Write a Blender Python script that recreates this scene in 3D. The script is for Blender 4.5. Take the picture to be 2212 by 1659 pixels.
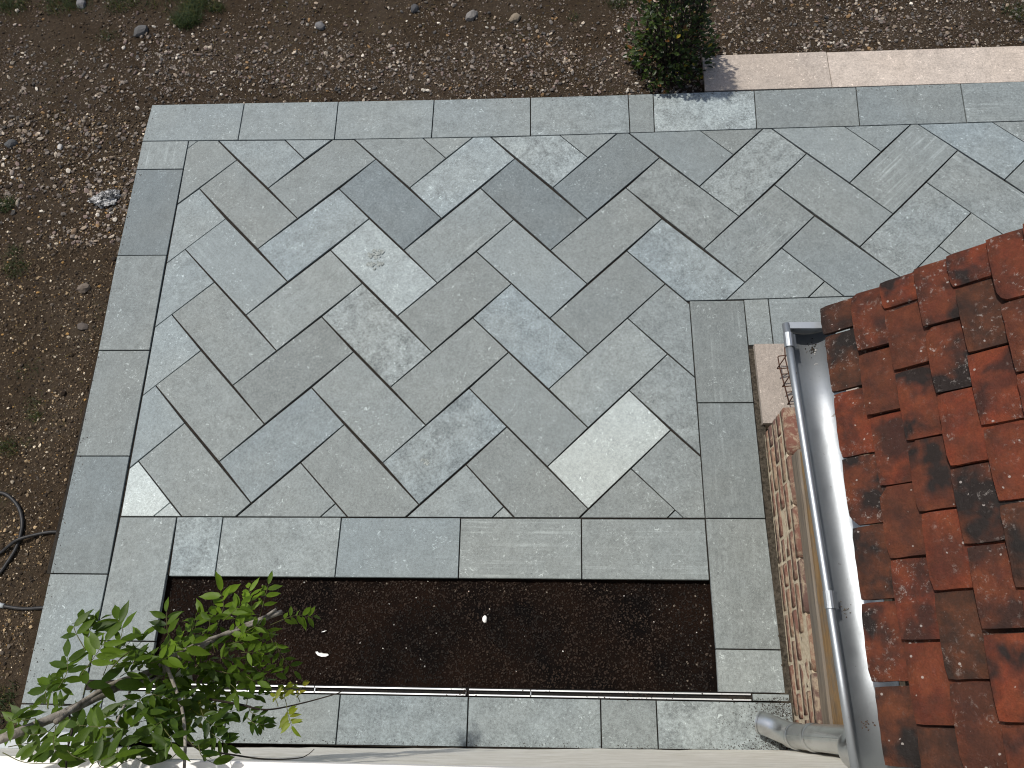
import bpy, bmesh, math, random
from mathutils import Vector, Matrix, noise
from math import sin, cos, pi, radians, sqrt, atan2
random.seed(7)
SC = bpy.context.scene
COL = SC.collection
for o in list(bpy.data.objects): bpy.data.objects.remove(o)

# ---------------------------------------------------------------- camera
CAM_H = 4.014
F_D = 3184.54 / (4032 / 2212)          # focal length in pixels of a 2212 px wide picture
RW = Matrix(((0.998119487, 0.018334831, -0.058492080),
             (-0.005297088, -0.924850998, -0.380292746),
             (-0.061069061, 0.379887438, -0.923014682)))   # world -> camera (x right, y down, z forward)
cam_d = bpy.data.cameras.new('camera')
cam_d.sensor_width = 36.0; cam_d.lens = 28.433; cam_d.clip_start = 0.05; cam_d.clip_end = 400
cam = bpy.data.objects.new('camera', cam_d); COL.objects.link(cam)
rt = RW.transposed()
m3 = Matrix((( rt[0][0], -rt[0][1], -rt[0][2]), (rt[1][0], -rt[1][1], -rt[1][2]), (rt[2][0], -rt[2][1], -rt[2][2])))
cam.matrix_world = Matrix.Translation((0, 0, CAM_H)) @ m3.to_4x4()
SC.camera = cam

# ---------------------------------------------------------------- light
SUN_TO = Vector((-0.42, 0.34, 1.0)).normalized()     # towards the sun
el = math.asin(SUN_TO.z); az = atan2(SUN_TO.x, SUN_TO.y)
w = bpy.data.worlds.new('World'); SC.world = w; w.use_nodes = True
nt = w.node_tree; nt.nodes.clear()
sky = nt.nodes.new('ShaderNodeTexSky'); sky.sky_type = 'NISHITA'; sky.sun_disc = False
sky.sun_elevation = el; sky.sun_rotation = az
sky.air_density = 1.0; sky.dust_density = 2.5; sky.ozone_density = 1.0
bg = nt.nodes.new('ShaderNodeBackground'); bg.inputs[1].default_value = 0.105
wo = nt.nodes.new('ShaderNodeOutputWorld')
nt.links.new(sky.outputs[0], bg.inputs[0]); nt.links.new(bg.outputs[0], wo.inputs[0])
sd = bpy.data.lights.new('sun', 'SUN'); sd.energy = 3.8; sd.angle = radians(1.2); sd.color = (1.0, 0.95, 0.87)
sun = bpy.data.objects.new('sun', sd); COL.objects.link(sun)
sun.location = (-4, 3, 8); sun.rotation_euler = (-SUN_TO).to_track_quat('-Z', 'Y').to_euler()
SC.view_settings.view_transform = 'Standard'; SC.view_settings.look = 'None'
SC.view_settings.gamma = 1.0; SC.view_settings.use_curve_mapping = False
SC.view_settings.exposure = 0.0
SC.cycles.filter_width = 1.1

# ---------------------------------------------------------------- helpers
def px(x, y, z=0.0):
    """ground (or height z) position seen at pixel x, y of the 2212 px wide photograph"""
    d = rt @ Vector(((x - 1106) / F_D, (y - 829.5) / F_D, 1.0))
    t = (z - CAM_H) / d.z
    return Vector((0, 0, CAM_H)) + d * t

def mesh_obj(name, verts, faces, mat=None, parent=None, smooth=False):
    me = bpy.data.meshes.new(name)
    me.from_pydata([tuple(v) for v in verts], [], faces); me.update()
    return link(name, me, mat, parent, smooth)

def link(name, me, mat=None, parent=None, smooth=False):
    o = bpy.data.objects.new(name, me); COL.objects.link(o)
    if mat and not me.materials: me.materials.append(mat)
    if smooth: me.polygons.foreach_set('use_smooth', [True] * len(me.polygons))
    if parent: adopt(o, parent)
    return o

def adopt(o, root):
    o.parent = root
    o.matrix_parent_inverse = Matrix.Translation(-Vector(root.get('_at', (0, 0, 0))))

def thing(name, label, cat, at=(0, 0, 0), group=None):
    e = bpy.data.objects.new(name, None); COL.objects.link(e)
    e.location = at; e['_at'] = tuple(at); e.empty_display_size = 0.1
    e['label'] = label; e['category'] = cat
    if group: e['group'] = group
    return e

def tag(o, label, cat, group=None):
    o['label'] = label; o['category'] = cat
    if group: o['group'] = group
    return o

def structure(o):
    o['kind'] = 'structure'; return o

def bm_mesh(name, bm):
    me = bpy.data.meshes.new(name); bm.to_mesh(me); bm.free(); return me

def bm_box(bm, x0, x1, y0, y1, z0, z1):
    v = [bm.verts.new(p) for p in ((x0,y0,z0),(x1,y0,z0),(x1,y1,z0),(x0,y1,z0),(x0,y0,z1),(x1,y0,z1),(x1,y1,z1),(x0,y1,z1))]
    for f in ((3,2,1,0),(4,5,6,7),(0,1,5,4),(1,2,6,5),(2,3,7,6),(3,0,4,7)): bm.faces.new([v[i] for i in f])
    return v

def box_obj(name, x0, x1, y0, y1, z0, z1, mat, parent=None, bevel=0.0):
    bm = bmesh.new(); bm_box(bm, x0, x1, y0, y1, z0, z1)
    if bevel: bmesh.ops.bevel(bm, geom=bm.edges[:], offset=bevel, segments=1, affect='EDGES')
    return link(name, bm_mesh(name, bm), mat, parent)

def catmull(pts, n=6):
    P = [Vector(p) for p in pts]; P = [2*P[0]-P[1]] + P + [2*P[-1]-P[-2]]; out = []
    for i in range(1, len(P)-2):
        for k in range(n):
            t = k/n; a, b, c, d = P[i-1:i+3]
            out.append(0.5*((2*b)+(c-a)*t+(2*a-5*b+4*c-d)*t*t+(3*b-a-3*c+d)*t**3))
    out.append(P[-2]); return out

def tube(pts, r, seg=6, caps=True, wob=0.0):
    """verts, faces of a swept tube; r = number or (start, end) or list"""
    P = [Vector(p) for p in pts]; n = len(P)
    R = [r]*n if isinstance(r, (int, float)) else (list(r) if len(r) == n and n != 2 else [r[0]+(r[1]-r[0])*i/(n-1) for i in range(n)])
    V = []; F = []; up = Vector((0.13, 0.21, 0.97)); prev = None
    for i, p in enumerate(P):
        t = (P[min(i+1, n-1)] - P[max(i-1, 0)]).normalized()
        if prev is None:
            a = t.cross(up)
            if a.length < 1e-3: a = t.cross(Vector((1, 0, 0)))
        else: a = prev - t*prev.dot(t)
        a.normalize(); prev = a; b = t.cross(a)
        for k in range(seg):
            q = 2*pi*k/seg; rr = R[i]*(1+wob*noise.noise(Vector((i*0.7, k*1.3, R[0]*900))))
            V.append(p + (a*cos(q) + b*sin(q))*rr)
    for i in range(n-1):
        for k in range(seg):
            k2 = (k+1) % seg
            F.append((i*seg+k, i*seg+k2, (i+1)*seg+k2, (i+1)*seg+k))
    if caps:
        F.append(tuple(range(seg))[::-1]); F.append(tuple((n-1)*seg+k for k in range(seg)))
    return V, F

# ---------------------------------------------------------------- materials
class N:
    def __init__(s, name, disp=False):
        s.m = bpy.data.materials.new(name); s.m.use_nodes = True
        s.t = s.m.node_tree; s.t.nodes.clear()
        s.out = s.t.nodes.new('ShaderNodeOutputMaterial')
        s.b = s.t.nodes.new('ShaderNodeBsdfPrincipled')
        s.t.links.new(s.b.outputs[0], s.out.inputs[0])
    def node(s, typ, **kw):
        n = s.t.nodes.new(typ)
        for k, v in kw.items(): setattr(n, k, v)
        return n
    def put(s, sock, v):
        if isinstance(v, bpy.types.NodeSocket): s.t.links.new(v, sock)
        elif v is not None: sock.default_value = v
    def coord(s, kind='Object', scale=(1,1,1), rand=False, rot=(0,0,0)):
        tc = s.node('ShaderNodeTexCoord'); v = tc.outputs[kind]
        if rand:
            oi = s.node('ShaderNodeObjectInfo')
            mu = s.node('ShaderNodeVectorMath', operation='MULTIPLY')
            cx = s.node('ShaderNodeCombineXYZ')
            for i in range(3): s.put(cx.inputs[i], oi.outputs['Random'])
            s.put(mu.inputs[0], cx.outputs[0]); mu.inputs[1].default_value = (37, 71, 113)
            ad = s.node('ShaderNodeVectorMath', operation='ADD')
            s.put(ad.inputs[0], v); s.put(ad.inputs[1], mu.outputs[0]); v = ad.outputs[0]
        mp = s.node('ShaderNodeMapping'); s.put(mp.inputs[0], v); mp.inputs['Scale'].default_value = scale
        mp.inputs['Rotation'].default_value = rot
        return mp.outputs[0]
    def noise(s, vec, scale, detail=4, rough=0.55, dist=0.0):
        n = s.node('ShaderNodeTexNoise'); s.put(n.inputs['Vector'], vec)
        n.inputs['Scale'].default_value = scale; n.inputs['Detail'].default_value = detail
        n.inputs['Roughness'].default_value = rough; n.inputs['Distortion'].default_value = dist
        return n.outputs['Fac']
    def vor(s, vec, scale, feature='F1', out='Distance', rnd=1.0):
        n = s.node('ShaderNodeTexVoronoi', feature=feature); s.put(n.inputs['Vector'], vec)
        n.inputs['Scale'].default_value = scale; n.inputs['Randomness'].default_value = rnd
        return n.outputs[out]
    def ramp(s, fac, a, b, lo=0.0, hi=1.0):
        n = s.node('ShaderNodeMapRange'); n.clamp = True
        s.put(n.inputs[0], fac); n.inputs[1].default_value = a; n.inputs[2].default_value = b
        s.put(n.inputs[3], lo); s.put(n.inputs[4], hi); return n.outputs[0]
    def math(s, op, a, b=None, c=None):
        n = s.node('ShaderNodeMath', operation=op); s.put(n.inputs[0], a)
        if b is not None: s.put(n.inputs[1], b)
        if c is not None: s.put(n.inputs[2], c)
        return n.outputs[0]
    def mix(s, fac, a, b, mode='MIX'):
        n = s.node('ShaderNodeMix', data_type='RGBA', blend_type=mode)
        s.put(n.inputs[0], fac)
        for sock, v in ((n.inputs[6], a), (n.inputs[7], b)):
            s.put(sock, v if isinstance(v, bpy.types.NodeSocket) else tuple(v) + (1,) * (4 - len(v)))
        return n.outputs[2]
    def bump(s, h, strength, dist, normal=None):
        n = s.node('ShaderNodeBump'); s.put(n.inputs['Height'], h)
        n.inputs['Strength'].default_value = strength; n.inputs['Distance'].default_value = dist
        if normal: s.put(n.inputs['Normal'], normal)
        return n.outputs[0]
    def done(s, color=None, rough=None, metal=None, normal=None, spec=None):
        s.put(s.b.inputs['Base Color'], color if isinstance(color, bpy.types.NodeSocket) or color is None else tuple(color) + (1,))
        s.put(s.b.inputs['Roughness'], rough); s.put(s.b.inputs['Metallic'], metal)
        s.put(s.b.inputs['Normal'], normal); s.put(s.b.inputs['Specular IOR Level'], spec)
        return s.m

def mat_slab(name='grey_sandstone', base=(0.196, 0.221, 0.220)):
    n = N(name); oi = n.node('ShaderNodeObjectInfo')
    sep = n.node('ShaderNodeSeparateColor'); n.put(sep.inputs[0], oi.outputs['Color'])
    val, blue, mott, stripe = sep.outputs[0], sep.outputs[1], sep.outputs[2], oi.outputs['Alpha']
    v = n.coord('Object', rand=True)
    tint = n.mix(blue, base, (base[0]*0.93, base[1]*0.995, base[2]*1.07))
    warm = n.ramp(n.noise(v, 1.7, 2), 0.4, 0.68)
    tint = n.mix(n.math('MULTIPLY', warm, 0.3), tint, (base[0]*1.06, base[1]*1.0, base[2]*0.93))
    cloud = n.noise(v, 13, 8, 0.72, 0.5); fine = n.noise(v, 75, 5, 0.75); grain = n.noise(v, 240, 2, 0.7)
    f = n.math('ADD', n.math('MULTIPLY', n.ramp(cloud, 0.3, 0.7, -1, 1), n.math('MULTIPLY_ADD', mott, 0.34, 0.07)),
               n.math('MULTIPLY', n.ramp(fine, 0.3, 0.7, -1, 1), n.math('MULTIPLY_ADD', mott, 0.26, 0.19)))
    f = n.math('ADD', f, n.math('MULTIPLY', n.ramp(grain, 0.25, 0.75, -1, 1), 0.26))
    # saw marks running along the slab
    vs = n.coord('Object', scale=(1.2, 60, 1), rand=True)
    st = n.math('MULTIPLY', n.ramp(n.noise(vs, 1.0, 3, 0.6), 0.52, 0.72), n.ramp(n.noise(v, 5, 3), 0.42, 0.6))
    f = n.math('ADD', f, n.math('MULTIPLY', st, n.math('MULTIPLY', stripe, 0.55)))
    # pale flecks and a few dark ones
    fl = n.math('MULTIPLY', n.ramp(n.noise(v, 48, 5, 0.7, 1.2), 0.59, 0.65), n.ramp(n.noise(v, 7, 3, 0.6), 0.47, 0.58))
    f = n.math('ADD', f, n.math('MULTIPLY', fl, 1.05))
    dk = n.math('MULTIPLY', n.ramp(n.noise(v, 70, 3), 0.69, 0.74), n.ramp(n.noise(v, 7, 2), 0.5, 0.62))
    f = n.math('SUBTRACT', f, n.math('MULTIPLY', dk, 0.4))
    k = n.math('MULTIPLY', val, n.math('ADD', f, 1.0))
    col = n.mix(1.0, tint, (1, 1, 1), 'MULTIPLY')
    vm = n.node('ShaderNodeVectorMath', operation='SCALE'); n.put(vm.inputs[0], tint); n.put(vm.inputs['Scale'], k)
    h = n.math('ADD', n.math('MULTIPLY', n.noise(v, 26, 6, 0.68), 1.0), n.math('MULTIPLY', fine, 0.35))
    return n.done(vm.outputs[0], n.ramp(fine, 0.2, 0.8, 0.62, 0.8), 0.0, n.bump(h, 0.9, 0.005), 0.3)

def mat_soil():
    n = N('garden_soil'); v = n.coord('Object')
    a = n.noise(v, 3.0, 5, 0.6); b = n.noise(v, 45, 6, 0.75); c = n.noise(v, 160, 4, 0.7)
    col = n.mix(n.ramp(a, 0.35, 0.68), (0.056, 0.037, 0.0195), (0.086, 0.064, 0.043))
    col = n.mix(n.ramp(b, 0.35, 0.75), n.mix(0.62, col, (0.015, 0.010, 0.007)), col)
    col = n.mix(n.math('MULTIPLY', n.ramp(c, 0.58, 0.78), 0.7), col, (0.15, 0.115, 0.08))
    moss = n.math('MULTIPLY', n.ramp(n.noise(v, 1.6, 4, 0.7), 0.58, 0.72), n.ramp(n.noise(v, 38, 4), 0.5, 0.62))
    col = n.mix(n.math('MULTIPLY', moss, 0.5), col, (0.045, 0.052, 0.018))
    wf = n.ramp(n.vor(v, 95), 0.10, 0.16, 1, 0)
    sel = n.ramp(n.noise(v, 70, 1), 0.60, 0.62)
    col = n.mix(n.math('MULTIPLY', n.math('MULTIPLY', wf, sel), 0.9), col, (0.55, 0.49, 0.40))
    h = n.math('ADD', b, n.math('MULTIPLY', c, 0.5))
    return n.done(col, 0.95, 0.0, n.bump(h, 1.0, 0.02), 0.15)

def mat_compost():
    n = N('dark_compost'); v = n.coord('Object')
    a = n.noise(v, 3.2, 5, 0.65); b = n.noise(v, 90, 5, 0.8); c = n.noise(v, 240, 3, 0.7)
    col = n.mix(n.ramp(a, 0.38, 0.62), (0.0045, 0.0035, 0.003), (0.036, 0.0175, 0.0095))
    col = n.mix(n.ramp(b, 0.5, 0.75), n.mix(0.6, col, (0.003, 0.002, 0.002)), n.mix(0.35, col, (0.036, 0.019, 0.012)))
    wf = n.math('MULTIPLY', n.ramp(c, 0.68, 0.76), n.ramp(n.noise(v, 6, 3), 0.5, 0.66))
    col = n.mix(n.math('MULTIPLY', wf, 0.8), col, (0.16, 0.14, 0.12))
    return n.done(col, 0.95, 0.0, n.bump(n.math('ADD', b, n.math('MULTIPLY', c, 0.6)), 1.0, 0.02), 0.1)

def mat_vcol(name, rough=0.85, bumps=220):
    n = N(name); at = n.node('ShaderNodeAttribute', attribute_name='col')
    v = n.coord('Object'); f = n.noise(v, bumps, 3, 0.6)
    col = n.mix(n.ramp(f, 0.3, 0.75, 0.35, 0.0), at.outputs['Color'], (0.03, 0.025, 0.02))
    return n.done(col, rough, 0.0, n.bump(f, 0.5, 0.004), 0.25)

def mat_tile():
    n = N('clay_roof_tile'); oi = n.node('ShaderNodeObjectInfo'); v = n.coord('Object', rand=True)
    sep = n.node('ShaderNodeSeparateColor'); n.put(sep.inputs[0], oi.outputs['Color'])
    red = n.mix(sep.outputs[0], (0.034, 0.0175, 0.0105), (0.170, 0.0310, 0.0115))
    big = n.noise(v, 11, 3, 0.55, 0.2); med = n.noise(v, 45, 5, 0.7); fine = n.noise(v, 230, 3, 0.7)
    col = n.mix(n.ramp(n.noise(v, 24, 4, 0.6), 0.35, 0.7), red, n.mix(0.5, red, (0.185, 0.052, 0.017)))
    col = n.mix(n.math('MULTIPLY', n.ramp(med, 0.42, 0.75), 0.4), col, (0.030, 0.017, 0.010))
    dark = n.math('MULTIPLY', n.ramp(big, 0.42, 0.60), sep.outputs[1])
    col = n.mix(n.math('MULTIPLY', dark, 0.95), col, (0.0095, 0.0088, 0.0086))
    col = n.mix(n.ramp(fine, 0.35, 0.8, 0.35, 0.0), col, (0.008, 0.005, 0.004))
    li = n.math('MULTIPLY', n.ramp(n.noise(v, 70, 6, 0.8, 0.3), 0.56, 0.66), n.ramp(n.noise(v, 12, 3), 0.42, 0.6))
    li = n.math('MULTIPLY', li, sep.outputs[2])
    dot = n.math('MULTIPLY', n.ramp(n.vor(v, 52), 0.12, 0.17, 1, 0), n.ramp(n.noise(v, 50, 1), 0.58, 0.60))
    col = n.mix(n.math('MAXIMUM', n.math('MULTIPLY', li, 0.75), n.math('MULTIPLY', dot, 0.55)), col, (0.40, 0.37, 0.345))
    h = n.math('ADD', n.math('MULTIPLY', med, 1.0), n.math('MULTIPLY', fine, 0.45))
    return n.done(col, n.ramp(med, 0.3, 0.7, 0.62, 0.8), 0.0, n.bump(h, 0.8, 0.005), 0.22)

def mat_brick():
    n = N('old_red_brick'); oi = n.node('ShaderNodeObjectInfo'); v = n.coord('Object', rand=True)
    sep = n.node('ShaderNodeSeparateColor'); n.put(sep.inputs[0], oi.outputs['Color'])
    c = n.mix(sep.outputs[0], (0.190, 0.082, 0.064), (0.27, 0.160, 0.110))
    c = n.mix(sep.outputs[1], c, (0.125, 0.085, 0.075))
    a = n.noise(v, 40, 5, 0.7); b = n.noise(v, 190, 4, 0.7)
    c = n.mix(n.math('MULTIPLY', n.ramp(n.noise(v, 22, 5, 0.7, 0.6), 0.46, 0.60), 0.8), c, n.mix(a, (0.30, 0.235, 0.15), (0.56, 0.48, 0.36)))
    c = n.mix(n.ramp(b, 0.3, 0.7, 0.4, 0), c, (0.10, 0.05, 0.035))
    return n.done(c, 0.92, 0.0, n.bump(n.math('ADD', a, b), 0.9, 0.006), 0.2)

def mat_simple(name, c1, c2, scale=20, rough=0.8, bump=0.3, dist=0.004, metal=0.0, detail=5, stretch=(1,1,1), spec=0.3, rand=False, lo=0.35, hi=0.68):
    n = N(name); v = n.coord('Object', scale=stretch, rand=rand); a = n.noise(v, scale, detail, 0.65)
    col = n.mix(n.ramp(a, lo, hi), c1, c2)
    return n.done(col, rough, metal, n.bump(n.noise(v, scale*3, 4, 0.65), bump, dist), spec)

def mat_timber():
    n = N('weathered_timber'); v = n.coord('Object', scale=(26, 1.6, 26), rand=True); w_ = n.coord('Object', rand=True)
    g = n.noise(v, 1.6, 8, 0.78, 0.8); big = n.noise(w_, 5.5, 5, 0.7)
    tan = n.mix(n.ramp(g, 0.3, 0.7), (0.10, 0.062, 0.03), (0.36, 0.225, 0.10))
    gry = n.mix(n.ramp(g, 0.3, 0.7), (0.075, 0.066, 0.056), (0.22, 0.19, 0.155))
    oi = n.node('ShaderNodeObjectInfo'); sep = n.node('ShaderNodeSeparateColor'); n.put(sep.inputs[0], oi.outputs['Color'])
    col = n.mix(n.math('MULTIPLY', n.ramp(big, 0.36, 0.56), sep.outputs[0]), gry, tan)
    return n.done(col, 0.85, 0.0, n.bump(g, 0.9, 0.006), 0.25)

def mat_zinc(name, c=(0.38, 0.41, 0.44), rough=0.44, scale=(1,1,1), grime=0.45, metal=0.88):
    n = N(name); v = n.coord('Object', scale=scale); a = n.noise(v, 14, 5, 0.65); b = n.noise(v, 120, 3, 0.7)
    col = n.mix(n.ramp(a, 0.45, 0.75, 0.0, grime), c, (c[0]*0.62, c[1]*0.60, c[2]*0.58))
    r = n.ramp(a, 0.3, 0.75, rough, rough + 0.16)
    sp = n.math('MULTIPLY', n.ramp(n.noise(v, 55, 3), 0.70, 0.74), 0.7)
    col = n.mix(sp, col, (0.17, 0.15, 0.13))
    return n.done(col, r, metal, n.bump(b, 0.10, 0.002))

def mat_leaf(name, dark, light, trans=0.35, rough=0.42):
    n = N(name); oi = n.node('ShaderNodeObjectInfo'); sep = n.node('ShaderNodeSeparateColor'); n.put(sep.inputs[0], oi.outputs['Color'])
    at = n.node('ShaderNodeAttribute', attribute_name='col')
    sa = n.node('ShaderNodeSeparateColor'); n.put(sa.inputs[0], at.outputs['Color'])
    v = n.coord('Object', rand=True); a = n.noise(v, 55, 3)
    f = n.math('ADD', n.math('ADD', sep.outputs[0], sa.outputs[0]), n.ramp(a, 0.3, 0.7, -0.15, 0.15))
    col = n.mix(n.ramp(f, 0, 1), dark, light)
    col = n.mix(n.math('ADD', sa.outputs[1], sep.outputs[1]), col, (0.34, 0.26, 0.03))
    col = n.mix(sa.outputs[2], col, (0.16, 0.055, 0.02))
    tr = n.node('ShaderNodeBsdfTranslucent'); n.put(tr.inputs[0], n.mix(0.5, col, (light[0]*1.5, light[1]*1.5, light[2]*0.8)))
    ms = n.node('ShaderNodeMixShader'); ms.inputs[0].default_value = trans
    n.t.links.new(n.b.outputs[0], ms.inputs[1]); n.t.links.new(tr.outputs[0], ms.inputs[2]); n.t.links.new(ms.outputs[0], n.out.inputs[0])
    return n.done(col, rough, 0.0, None, 0.22)

M = {}
M['slab'] = mat_slab()
M['sand'] = mat_slab('beige_sandstone', (0.395, 0.345, 0.300))
M['soil'] = mat_soil(); M['compost'] = mat_compost()
M['joint'] = mat_simple('joint_mortar', (0.012, 0.010, 0.008), (0.032, 0.027, 0.021), 60, 0.95, 0.6, 0.01)
M['fillet'] = mat_simple('rough_mortar', (0.030, 0.025, 0.018), (0.115, 0.098, 0.075), 70, 0.95, 1.0, 0.012)
M['stones'] = mat_vcol('gravel_stone'); M['crumbs'] = mat_vcol('soil_crumb', 0.95)
M['tile'] = mat_tile(); M['brick'] = mat_brick()
M['lime'] = mat_simple('lime_mortar', (0.40, 0.325, 0.225), (0.64, 0.56, 0.43), 60, 0.95, 0.9, 0.008)
M['timber'] = mat_timber()
M['zinc'] = mat_zinc('galvanised_steel'); M['pipe'] = mat_zinc('downpipe_steel', (0.60, 0.61, 0.61), 0.27, (1, 1, 0.4), 0.7, 1.0)
M['alu'] = mat_zinc('drain_aluminium', (0.62, 0.63, 0.64), 0.42, (1, 1, 1), 0.1)
M['slot'] = mat_simple('drain_slot', (0.004, 0.004, 0.004), (0.012, 0.011, 0.010), 50, 0.9)
M['wall'] = mat_simple('cream_render', (0.66, 0.63, 0.54), (0.88, 0.86, 0.79), 16, 0.85, 0.5, 0.006, stretch=(0.5, 1, 1.6))
M['white'] = mat_simple('white_paint', (0.74, 0.73, 0.70), (0.84, 0.83, 0.81), 6, 0.6, 0.1, 0.002)
M['greybox'] = mat_simple('grey_metal_trim', (0.33, 0.36, 0.38), (0.42, 0.45, 0.47), 12, 0.5, 0.1, 0.002)
M['hose'] = mat_simple('black_rubber', (0.012, 0.012, 0.013), (0.028, 0.028, 0.03), 30, 0.5, 0.1, 0.002, spec=0.3)
M['rust'] = mat_simple('rusty_wire', (0.030, 0.014, 0.009), (0.085, 0.036, 0.020), 60, 0.8, 0.4, 0.002)
M['bark'] = mat_simple('vine_bark', (0.10, 0.088, 0.072), (0.34, 0.31, 0.27), 30, 0.85, 0.8, 0.004, stretch=(1, 1, 1))
M['stalk'] = mat_simple('green_stalk', (0.05, 0.055, 0.015), (0.10, 0.10, 0.03), 20, 0.6)
M['leaf'] = mat_leaf('vine_leaf', (0.010, 0.029, 0.0035), (0.130, 0.215, 0.015), 0.34, 0.48)
M['bushleaf'] = mat_leaf('bush_leaf', (0.007, 0.016, 0.004), (0.062, 0.095, 0.020), 0.15, 0.32)
M['twig'] = mat_simple('dark_twig', (0.012, 0.010, 0.008), (0.04, 0.03, 0.02), 30, 0.85)
M['grass'] = mat_leaf('grass_blade', (0.014, 0.032, 0.010), (0.075, 0.100, 0.035), 0.25, 0.6)
M['plaster'] = mat_simple('crumpled_plaster', (0.06, 0.06, 0.06), (0.60, 0.60, 0.59), 42, 0.75, 0.9, 0.01, lo=0.42, hi=0.58)
M['card'] = mat_simple('plant_tag_plastic', (0.44, 0.47, 0.40), (0.56, 0.59, 0.51), 6, 0.4)
M['print'] = mat_simple('tag_print', (0.14, 0.15, 0.13), (0.20, 0.21, 0.18), 6, 0.6)
M['smear'] = mat_simple('dried_mortar_smear', (0.10, 0.115, 0.11), (0.44, 0.48, 0.46), 160, 0.5, 0.8, 0.004)
M['bed'] = mat_simple('sub_base', (0.05, 0.042, 0.033), (0.11, 0.095, 0.078), 25, 0.95, 0.8, 0.02)

# ---------------------------------------------------------------- patio of grey slabs
MOD = 0.306
ORG = Vector((-2.2159, 2.9517)); DA = Vector((0.69717, -0.71691)); DB = Vector((0.71691, 0.69717))
def lat(i, j): return ORG + DA*(i*MOD) + DB*(j*MOD)

def clip_half(poly, p, nrm):
    out = []; n = len(poly)
    for i in range(n):
        a, b = poly[i], poly[(i+1) % n]; da = (a-p).dot(nrm); db = (b-p).dot(nrm)
        if da >= 0: out.append(a)
        if (da > 0) != (db > 0) and abs(da-db) > 1e-12: out.append(a + (b-a)*(da/(da-db)))
    return out
def area(poly): return 0.5*sum(poly[i].x*poly[(i+1) % len(poly)].y - poly[(i+1) % len(poly)].x*poly[i].y for i in range(len(poly)))
def inset(poly, d):
    out = list(poly); n = len(poly)
    for i in range(n):
        a, b = poly[i], poly[(i+1) % n]; t = (b-a)
        if t.length < 1e-6: continue
        nr = Vector((-t.y, t.x)).normalized()
        out = clip_half(out, a + nr*d, nr)
        if len(out) < 3: return []
    res = []
    for p in out:
        if not res or (p-res[-1]).length > 4e-4: res.append(p)
    if len(res) > 2 and (res[0]-res[-1]).length <= 4e-4: res.pop()
    return res

patio = bpy.data.objects.new('patio', None); COL.objects.link(patio); structure(patio)
SLABS = []
def add_slab(poly, angle, joint=0.0030, mat='slab', parent=patio, top=0.0, thick=0.022, name='paving_slab', jitter=True):
    poly = [Vector(p).to_2d() if len(p) == 3 else Vector(p) for p in poly]
    if area(poly) < 0: poly = poly[::-1]
    p1 = inset(poly, joint)
    if len(p1) < 3 or area(p1) < 4e-4: return None
    p2 = inset(p1, 0.0014)
    if len(p2) < 3: return None
    c = sum(p1, Vector((0, 0)))/len(p1); R = Matrix.Rotation(-angle, 2)
    V = []; F = []
    t = top + (random.uniform(-0.0012, 0.0012) if jitter else 0)
    tx, ty = random.uniform(-0.0025, 0.0025), random.uniform(-0.0025, 0.0025)
    for p in p2: q = R @ (p-c); V.append((q.x, q.y, q.x*tx+q.y*ty))
    n2 = len(p2); n1 = len(p1)
    for p in p1: q = R @ (p-c); V.append((q.x, q.y, q.x*tx+q.y*ty-0.0016))
    for p in p1: q = R @ (p-c); V.append((q.x, q.y, -thick))
    F.append(tuple(range(n2)))
    if n1 == n2:
        off = min(range(n1), key=lambda k: (p1[k]-p2[0]).length)
        for i in range(n1): F.append((n2+(i+off) % n1, n2+(i+1+off) % n1, (i+1) % n2, i))
    for i in range(n1):
        F.append((n2+n1+i, n2+n1+(i+1) % n1, n2+(i+1) % n1, n2+i))
    o = mesh_obj(name, V, F, M[mat])
    o.location = (c.x, c.y, t); o.rotation_euler = (0, 0, angle)
    o.parent = parent; o.matrix_parent_inverse = Matrix.Translation(-Vector(parent.get('_at', (0, 0, 0))))
    o.color = (random.gauss(1.0, 0.055), random.uniform(0, 0.55), random.choice((0.15, 0.2, 0.3, 0.35)), random.choice((0, 0, 0.15, 0.4)))
    SLABS.append((p1, o)); return o

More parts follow.
